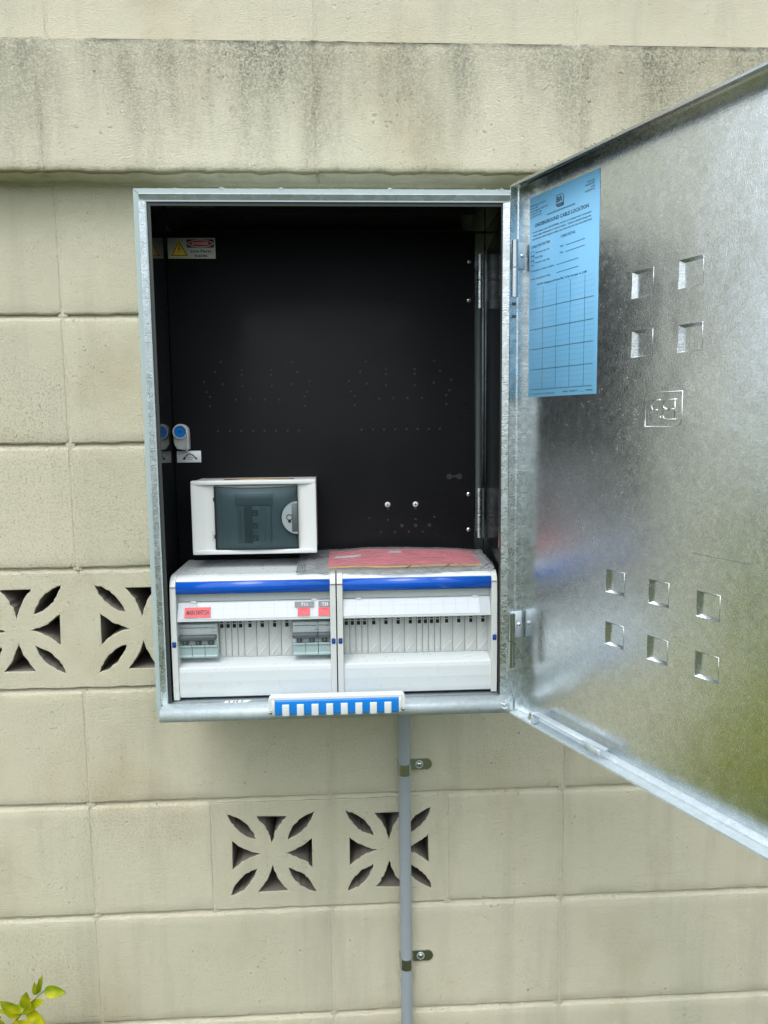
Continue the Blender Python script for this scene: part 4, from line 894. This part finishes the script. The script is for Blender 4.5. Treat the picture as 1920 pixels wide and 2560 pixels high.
for i in range(8):
    x = tx0 + 0.0085 + pitch * (2 * i + 1)
    b = B(); b.box(x + 0.0002, x + pitch - 0.0002, -0.0176, -0.0150, -0.0126, 0.0030, 'cuwhite', 0.0006, 2); b.obj('white_tab', tb)
for x in (tx0 + 0.0025, tx1 - 0.0025):
    b = B(); b.cyl((x, -0.0005, -0.0100), (x, -0.0100, -0.0100), 0.0028, 'steel', 16); b.dome((x, -0.0100, -0.0100), (0, -1, 0), 0.0028, 0.0018, 'steel', 16, 3); b.obj('screw', tb)

# ------------------------------------------------------------------ plastic document bag on the boards
bag = empty('document_bag', 'clear zip bag holding a red and yellow card lying on the distribution boards', 'plastic bag', (0.5, -0.13, 0.4245))
def sag(u):           # height of the back edge above the board along the bag
    return 0.010 * math.sin(math.pi * min(1, max(0, u * 0.75 + 0.12))) + 0.0015
def bagpt(u, v, off=0.0, wr=1.0):     # u along x, v front..back
    x0f, x1f = -0.135, 0.142; x = x0f + (x1f - x0f) * u
    yf = -0.058 + 0.004 * math.sin(u * 9) ; yk = 0.050 + 0.004 * math.sin(u * 5 + 1)
    y = yf + (yk - yf) * v
    z = 0.0012 + sag(u) * max(0.0, v) ** 0.8 + wr * 0.0011 * math.sin(u * 23 + v * 5) * math.sin(v * 7 + u * 4) * 0.5
    if v < 0.12: z -= (0.12 - v) * 0.02 * (1 if 0.1 < u < 1 else 0)
    return (x, y, z + off)
def sheet(u0, u1, v0, v1, nu, nv_, off, mat, jag=0.0, name='film', parent=bag, thick=0.0):
    q = B(); rnd = random.Random(3)
    for o_ in ([off, off + thick] if thick else [off]):
        vs = []
        for j in range(nv_ + 1):
            for i in range(nu + 1):
                u = u0 + (u1 - u0) * i / nu; v = v0 + (v1 - v0) * j / nv_; p = bagpt(u, v, o_)
                vs.append((p[0] + rnd.uniform(-1, 1) * jag, p[1] + rnd.uniform(-1, 1) * jag, p[2] + rnd.uniform(-1, 1) * jag * 0.35))
        q.add(vs, [[j * (nu + 1) + i, j * (nu + 1) + i + 1, (j + 1) * (nu + 1) + i + 1, (j + 1) * (nu + 1) + i] for j in range(nv_) for i in range(nu)], mat, smooth=True)
    return q.obj(name, parent)
sheet(0.0, 1.0, -0.06, 1.04, 60, 14, 0.0030, 'film', 0.0012, 'film_top'); sheet(0.0, 1.0, -0.06, 1.04, 40, 8, 0.0002, 'film', 0.0002, 'film_bottom')
card = sheet(0.157, 0.945, 0.17, 0.99, 40, 6, 0.0014, 'card', 0.0, 'red_card', thick=0.0003)
sheet(0.157, 0.945, 0.105, 0.985, 40, 3, 0.0009, 'yellow', 0.0, 'yellow_card')
q = B(); q.tube([bagpt(i / 40, -0.06 + 0.02 * math.sin(i * 0.9), 0.0016 + 0.0012 * math.sin(i * 1.7)) for i in range(41)], 0.0009, 'clear', 6)
q.tube([bagpt(0.55 + i / 40 * 0.45, 0.02 + 0.10 * math.sin(i * 0.35), 0.0036) for i in range(41)], 0.0006, 'clear', 6); q.tube([bagpt(0.55 + i / 70, 0.10 - 0.004 * i, 0.0040) for i in range(31)], 0.0005, 'clear', 6); q.obj('film_crease', bag, kind='stuff')
for u0, v0, wd in ((0.185, 0.52, 0.145), (0.475, 0.72, 0.075)):
    q = B(); p = [bagpt(u0, v0, 0.0021), bagpt(u0 + wd, v0 + 0.05, 0.0021), bagpt(u0 + wd, v0 + 0.17, 0.0021), bagpt(u0 + 0.01, v0 + 0.13, 0.0021)]; q.add(p, [[0, 1, 2, 3]], 'paper'); q.obj('white_stripe', bag)
q = B()
for i in range(5): q.tube([bagpt(0.004 + i * 0.009, v / 8, 0.0034) for v in range(0, 9)], 0.0006, 'clear', 6)
q.obj('zip_seal', bag)

# ------------------------------------------------------------------ conduit and clips
b = B(); pts = []
px, py = 0.5262, -0.0165
b.cyl((px + 0.0015, py, -0.8), (px - 0.0008, py, Z0 + 0.001), 0.0100, 'conduit', 32)
b.obj('conduit', None, 'straight grey plastic conduit running down the wall from the cabinet bottom', 'conduit')
for i, z in enumerate((0.0548, -0.2950)):
    r_ = empty('conduit_clip', ['upper zinc saddle clip holding the grey conduit, just above the lower breeze block', 'lower zinc saddle clip holding the grey conduit, near the bottom of the picture'][i], 'pipe clip', (px + (0.0003 if i == 0 else 0.0010), 0, z), 'saddle clips on the conduit')
    b = B(); outer = []; r1, r2 = 0.0103, 0.0116; h = 0.0095
    sec = [(-r2, -0.001)] + [(-r2, py)] + [(r2 * math.cos(a_), py - r2 * math.sin(a_)) for a_ in [math.pi - math.pi * k_ / 14 for k_ in range(1, 14)]] + [(r2, py), (r2, -0.0035), (0.0370, -0.0030), (0.0370, -0.0015), (r1, -0.0015), (r1, py)] + [(r1 * math.cos(a_), py - r1 * math.sin(a_)) for a_ in [math.pi * k_ / 14 for k_ in range(1, 14)]] + [(-r1, py), (-r1, -0.001)]
    b.prism([p_ for p_ in sec], -h, h, 'z', 'galv_smooth'); b.obj('saddle', r_)
    b = B(); b.cyl((0.0375, -0.0008, 0), (0.0375, -0.0031, 0), 0.0098, 'galv_smooth', 24); b.obj('tab_end', r_)
    b = B(); b.cyl((0.0255, -0.003, 0), (0.0255, -0.0050, 0), 0.0052, 'steel', 24, 0.0046); b.tube([(0.0255 + 0.0062 * math.cos(a_), -0.0034, 0.0062 * math.sin(a_)) for a_ in [2 * math.pi * k_ / 20 for k_ in range(20)]], 0.0008, 'galv_pan', 6, closed=True); b.dome((0.0255, -0.0050, 0), (0, -1, 0), 0.0040, 0.0012, 'steel', 16, 3); b.box(0.0235, 0.0275, -0.0065, -0.0060, -0.0004, 0.0004, 'soil'); b.obj('screw', r_)

# ------------------------------------------------------------------ rain drops on the metal
b = B(); rnd = random.Random(11)
for _ in range(260):
    x = rnd.uniform(X0 + 0.01, X1 - 0.02); r_ = rnd.uniform(0.0008, 0.0026) * (1 if rnd.random() < 0.8 else 1.8)
    b.dome((x, rnd.uniform(-0.2085, -0.19), Z1 + 0.00005), (0, 0, 1), r_, r_ * 0.55, 'water', 10, 3)
for _ in range(170):
    u = rnd.uniform(0.0, DW); r_ = rnd.uniform(0.0007, 0.0018); p = TD @ Vector((u, -rnd.uniform(0.010, RT), DZ1 + 0.0037)); b.dome(p, (0, 0, 1), r_, r_ * 0.6, 'water', 8, 2)
for k_ in range(220):
    z = rnd.uniform(0.28, 0.90); r_ = rnd.uniform(0.0004, 0.0010); f_ = rnd.uniform(0.1, 0.9)
    if k_ % 2: b.dome((xi0 - 0.0084 + 0.0082 * f_, -D - 0.0036 + 0.0046 * f_, z), (0.49, -0.87, 0), r_, r_ * 0.5, 'water', 8, 2)
    else: b.dome((xi1 + 0.0086 - 0.0111 * f_, -D - 0.0036 + 0.0046 * f_, z), (-0.38, -0.92, 0), r_, r_ * 0.5, 'water', 8, 2)
for _ in range(60):
    z = rnd.uniform(0.26, 0.9); r_ = rnd.uniform(0.0004, 0.0009); p = TD @ Vector((0.0001, -rnd.uniform(0.002, 0.010), z)); b.dome(p, tuple(dv), r_, r_ * 0.5, 'water', 8, 2)
b.obj('raindrops', None, 'clear raindrops sitting on the cabinet lip and door edges', 'raindrops', kind='stuff')

# ------------------------------------------------------------------ shrub in the lower left corner
sh = empty('shrub', 'young shrub with bright yellow green leaves at the foot of the wall', 'shrub', (-0.16, -0.12, -0.8))
def leaf_mesh(L_, W_, curl, fold, seed):
    rnd = random.Random(seed); vs = []; fs = []; n_ = 10
    for i in range(n_ + 1):
        t_ = i / n_; w_ = W_ * (math.sin(math.pi * t_ ** 0.72) ** 0.85) * 0.5 + 0.0003; y = L_ * t_; z = curl * L_ * t_ * t_
        for s_ in (-1, -0.5, 0, 0.5, 1): vs.append((w_ * s_, y, z + abs(s_) * fold * w_ + rnd.uniform(-1, 1) * 0.0004))
    for i in range(n_):
        for k_ in range(4): a = i * 5 + k_; fs.append([a, a + 1, a + 6, a + 5])
    q = B(); q.add(vs, fs, 'leaf', smooth=True); return q
protos = []
for i, (L_, W_, cu1, fo) in enumerate(((0.042, 0.0175, 0.30, 0.75), (0.034, 0.0115, -0.4, 0.9), (0.024, 0.007, 0.2, 0.9), (0.054, 0.0165, 0.5, 0.6))):
    protos.append((L_, W_, cu1, fo))
lm_ = {}
def leaf(p, d, roll, k_, s_=1.0):
    s_ *= 1.22; p = (p[0], p[1], p[2] - 0.005)
    d = Vector(d).normalized(); sdv = d.cross(Vector((0, -0.75, 0.65))).normalized(); upv = sdv.cross(d)
    Mx = Matrix((sdv, d, upv)).transposed().to_4x4() @ Matrix.Rotation(roll, 4, 'Y') @ Matrix.Scale(s_, 4); Mx.translation = Vector(p)
    if k_ not in lm_:
        o = leaf_mesh(*protos[k_], k_).obj('leaf'); lm_[k_] = o.data
    else:
        o = bpy.data.objects.new('leaf', lm_[k_]); C.objects.link(o)
    o.parent = sh; o.matrix_parent_inverse = Matrix.Translation(-Vector(sh.location)); o.matrix_basis = Mx
stems = [[(-0.16, -0.10, -0.80), (-0.17, -0.11, -0.45), (-0.125, -0.12, -0.330), (-0.072, -0.12, -0.264), (-0.050, -0.12, -0.2430), (-0.038, -0.12, -0.2350)],
         [(-0.16, -0.11, -0.78), (-0.20, -0.14, -0.42), (-0.150, -0.14, -0.31), (-0.128, -0.14, -0.262)],
         [(-0.16, -0.10, -0.79), (-0.12, -0.16, -0.48), (-0.100, -0.15, -0.36), (-0.06, -0.15, -0.315)],
         [(-0.17, -0.10, -0.79), (-0.30, -0.13, -0.5), (-0.34, -0.12, -0.38), (-0.36, -0.12, -0.34)]]
for st_ in stems:
    b = B(); b.tube(st_, [0.004, 0.003, 0.0018, 0.0013, 0.0009, 0.0007][:len(st_)] if len(st_) > 4 else [0.004, 0.003, 0.0018, 0.001], 'stem', 7); o = b.obj('stem'); fixp(o, sh)
# the leaves the photo shows
for p, d, rl, k_, s_ in [((-0.044, -0.12, -0.2330), (0.9, -0.1, 0.05), 0.3, 0, 0.80), ((-0.050, -0.12, -0.2350), (0.35, 0.1, 1), -0.8, 2, 1.0), ((-0.056, -0.12, -0.2390), (0.10, 0, 1), 0.9, 2, 1.05), ((-0.058, -0.12, -0.2400), (0.0, 0.1, 1), 0.2, 2, 0.8),
                         ((-0.072, -0.120, -0.2630), (0.25, -0.1, 1), 0.1, 0, 0.88), ((-0.074, -0.122, -0.2670), (1, -0.3, 0.10), 0.4, 3, 0.92), ((-0.078, -0.120, -0.2690), (0.95, -0.2, 0.35), -0.5, 0, 0.95), ((-0.084, -0.122, -0.2740), (-0.75, 0, 0.75), 0.2, 0, 0.8), ((-0.076, -0.120, -0.2680), (-0.95, -0.1, 0.30), 0.4, 1, 1.0),
                         ((-0.096, -0.124, -0.2860), (1, -0.25, 0.10), 0.3, 3, 1.05), ((-0.100, -0.125, -0.2900), (0.8, -0.3, 0.1), -0.4, 3, 0.95), ((-0.108, -0.125, -0.2990), (-0.6, -0.2, 0.8), 0.2, 0, 1.1), ((-0.128, -0.140, -0.2620), (0.2, 0, 1), 0.3, 0, 0.7), ((-0.130, -0.140, -0.2700), (0.9, -0.1, 0.5), 0.3, 0, 0.9), ((-0.119, -0.140, -0.2670), (-0.7, 0, 0.6), -0.3, 0, 0.9)]:
    leaf(p, d, rl, k_, s_)
rnd = random.Random(8)
for _ in range(16):
    p = (rnd.uniform(-0.17, -0.10), rnd.uniform(-0.15, -0.11), rnd.uniform(-0.36, -0.295)); leaf(p, (rnd.uniform(-0.6, 1), rnd.uniform(-0.5, 0.1), rnd.uniform(0.0, 0.7)), rnd.uniform(-0.7, 0.7), rnd.choice((0, 1, 3)), rnd.uniform(0.8, 1.1))
rnd = random.Random(5)
for st_ in stems:
    for i in range(1, len(st_) - 1):
        a = Vector(st_[i]); c = Vector(st_[i + 1])
        for k_ in range(9):
            t_ = rnd.random(); p = a.lerp(c, t_)
            if p.z > -0.30: continue
            th = rnd.uniform(0, 2 * math.pi); leaf(p, (math.cos(th), math.sin(th) * 0.6 - 0.1, rnd.uniform(0.1, 0.8)), rnd.uniform(-0.8, 0.8), rnd.choice((0, 0, 3, 1)), rnd.uniform(0.8, 1.15))

# ------------------------------------------------------------------ garden behind the camera (seen only in the metal): one clipped hedge
rnd = random.Random(9); vs = []; fs = []
def clump(x, y, z, r_):
    for _ in range(26):
        a_ = rnd.uniform(0, 6.283); e = rnd.uniform(-1, 1); q_ = math.sqrt(1 - e * e); c = Vector((x + r_ * q_ * math.cos(a_), y + r_ * q_ * math.sin(a_), z + r_ * e))
        u = Vector((rnd.uniform(-1, 1), rnd.uniform(-1, 1), rnd.uniform(-1, 1))).normalized() * 0.09; v = u.orthogonal().normalized() * 0.06; o = len(vs)
        vs.extend([c - u, c - v, c + u, c + v]); fs.append([o, o + 1, o + 2, o + 3])
for i in range(1500):
    x = rnd.uniform(-14, 14); y = -9.5 + rnd.uniform(-0.8, 0.8); clump(x, y, rnd.uniform(-0.8, 1.0 + 0.35 * math.sin(x * 0.9)), rnd.uniform(0.25, 0.45))
b = B(); b.add(vs, fs, 'hedge'); b.box(-14, 14, -10.1, -9.0, -0.8, 0.9, 'hedge'); b.obj('hedge', None, 'dark green hedge across the lawn opposite the wall', 'hedge', kind='stuff')

rnd = random.Random(21); vs = []; fs = []
for i in range(6500):
    x = rnd.uniform(-3.2, -0.30); y = rnd.uniform(-0.60, -0.06)
    if x > -0.42 and y < -0.35: continue
    top = -0.19 + 0.04 * math.sin(x * 7) + (0.12 if x < -0.9 else 0); z = -0.8 + (top + 0.8) * rnd.random() ** 0.5
    c = Vector((x, y, z)); u = Vector((rnd.uniform(-1, 1), rnd.uniform(-1, 1), rnd.uniform(-0.2, 0.8))).normalized(); v = u.cross(Vector((rnd.uniform(-1, 1), rnd.uniform(-1, 1), rnd.uniform(-1, 1)))).normalized() * 0.013
    o = len(vs); u *= 0.030; vs.extend([c - u, c - v - u * 0.1, c + u, c + v - u * 0.1]); fs.append([o, o + 1, o + 2, o + 3])
b = B(); b.add(vs, fs, 'leaf'); b.obj('ground_cover', None, 'low yellow green shrubs growing along the foot of the wall to the left', 'shrubs', kind='stuff')
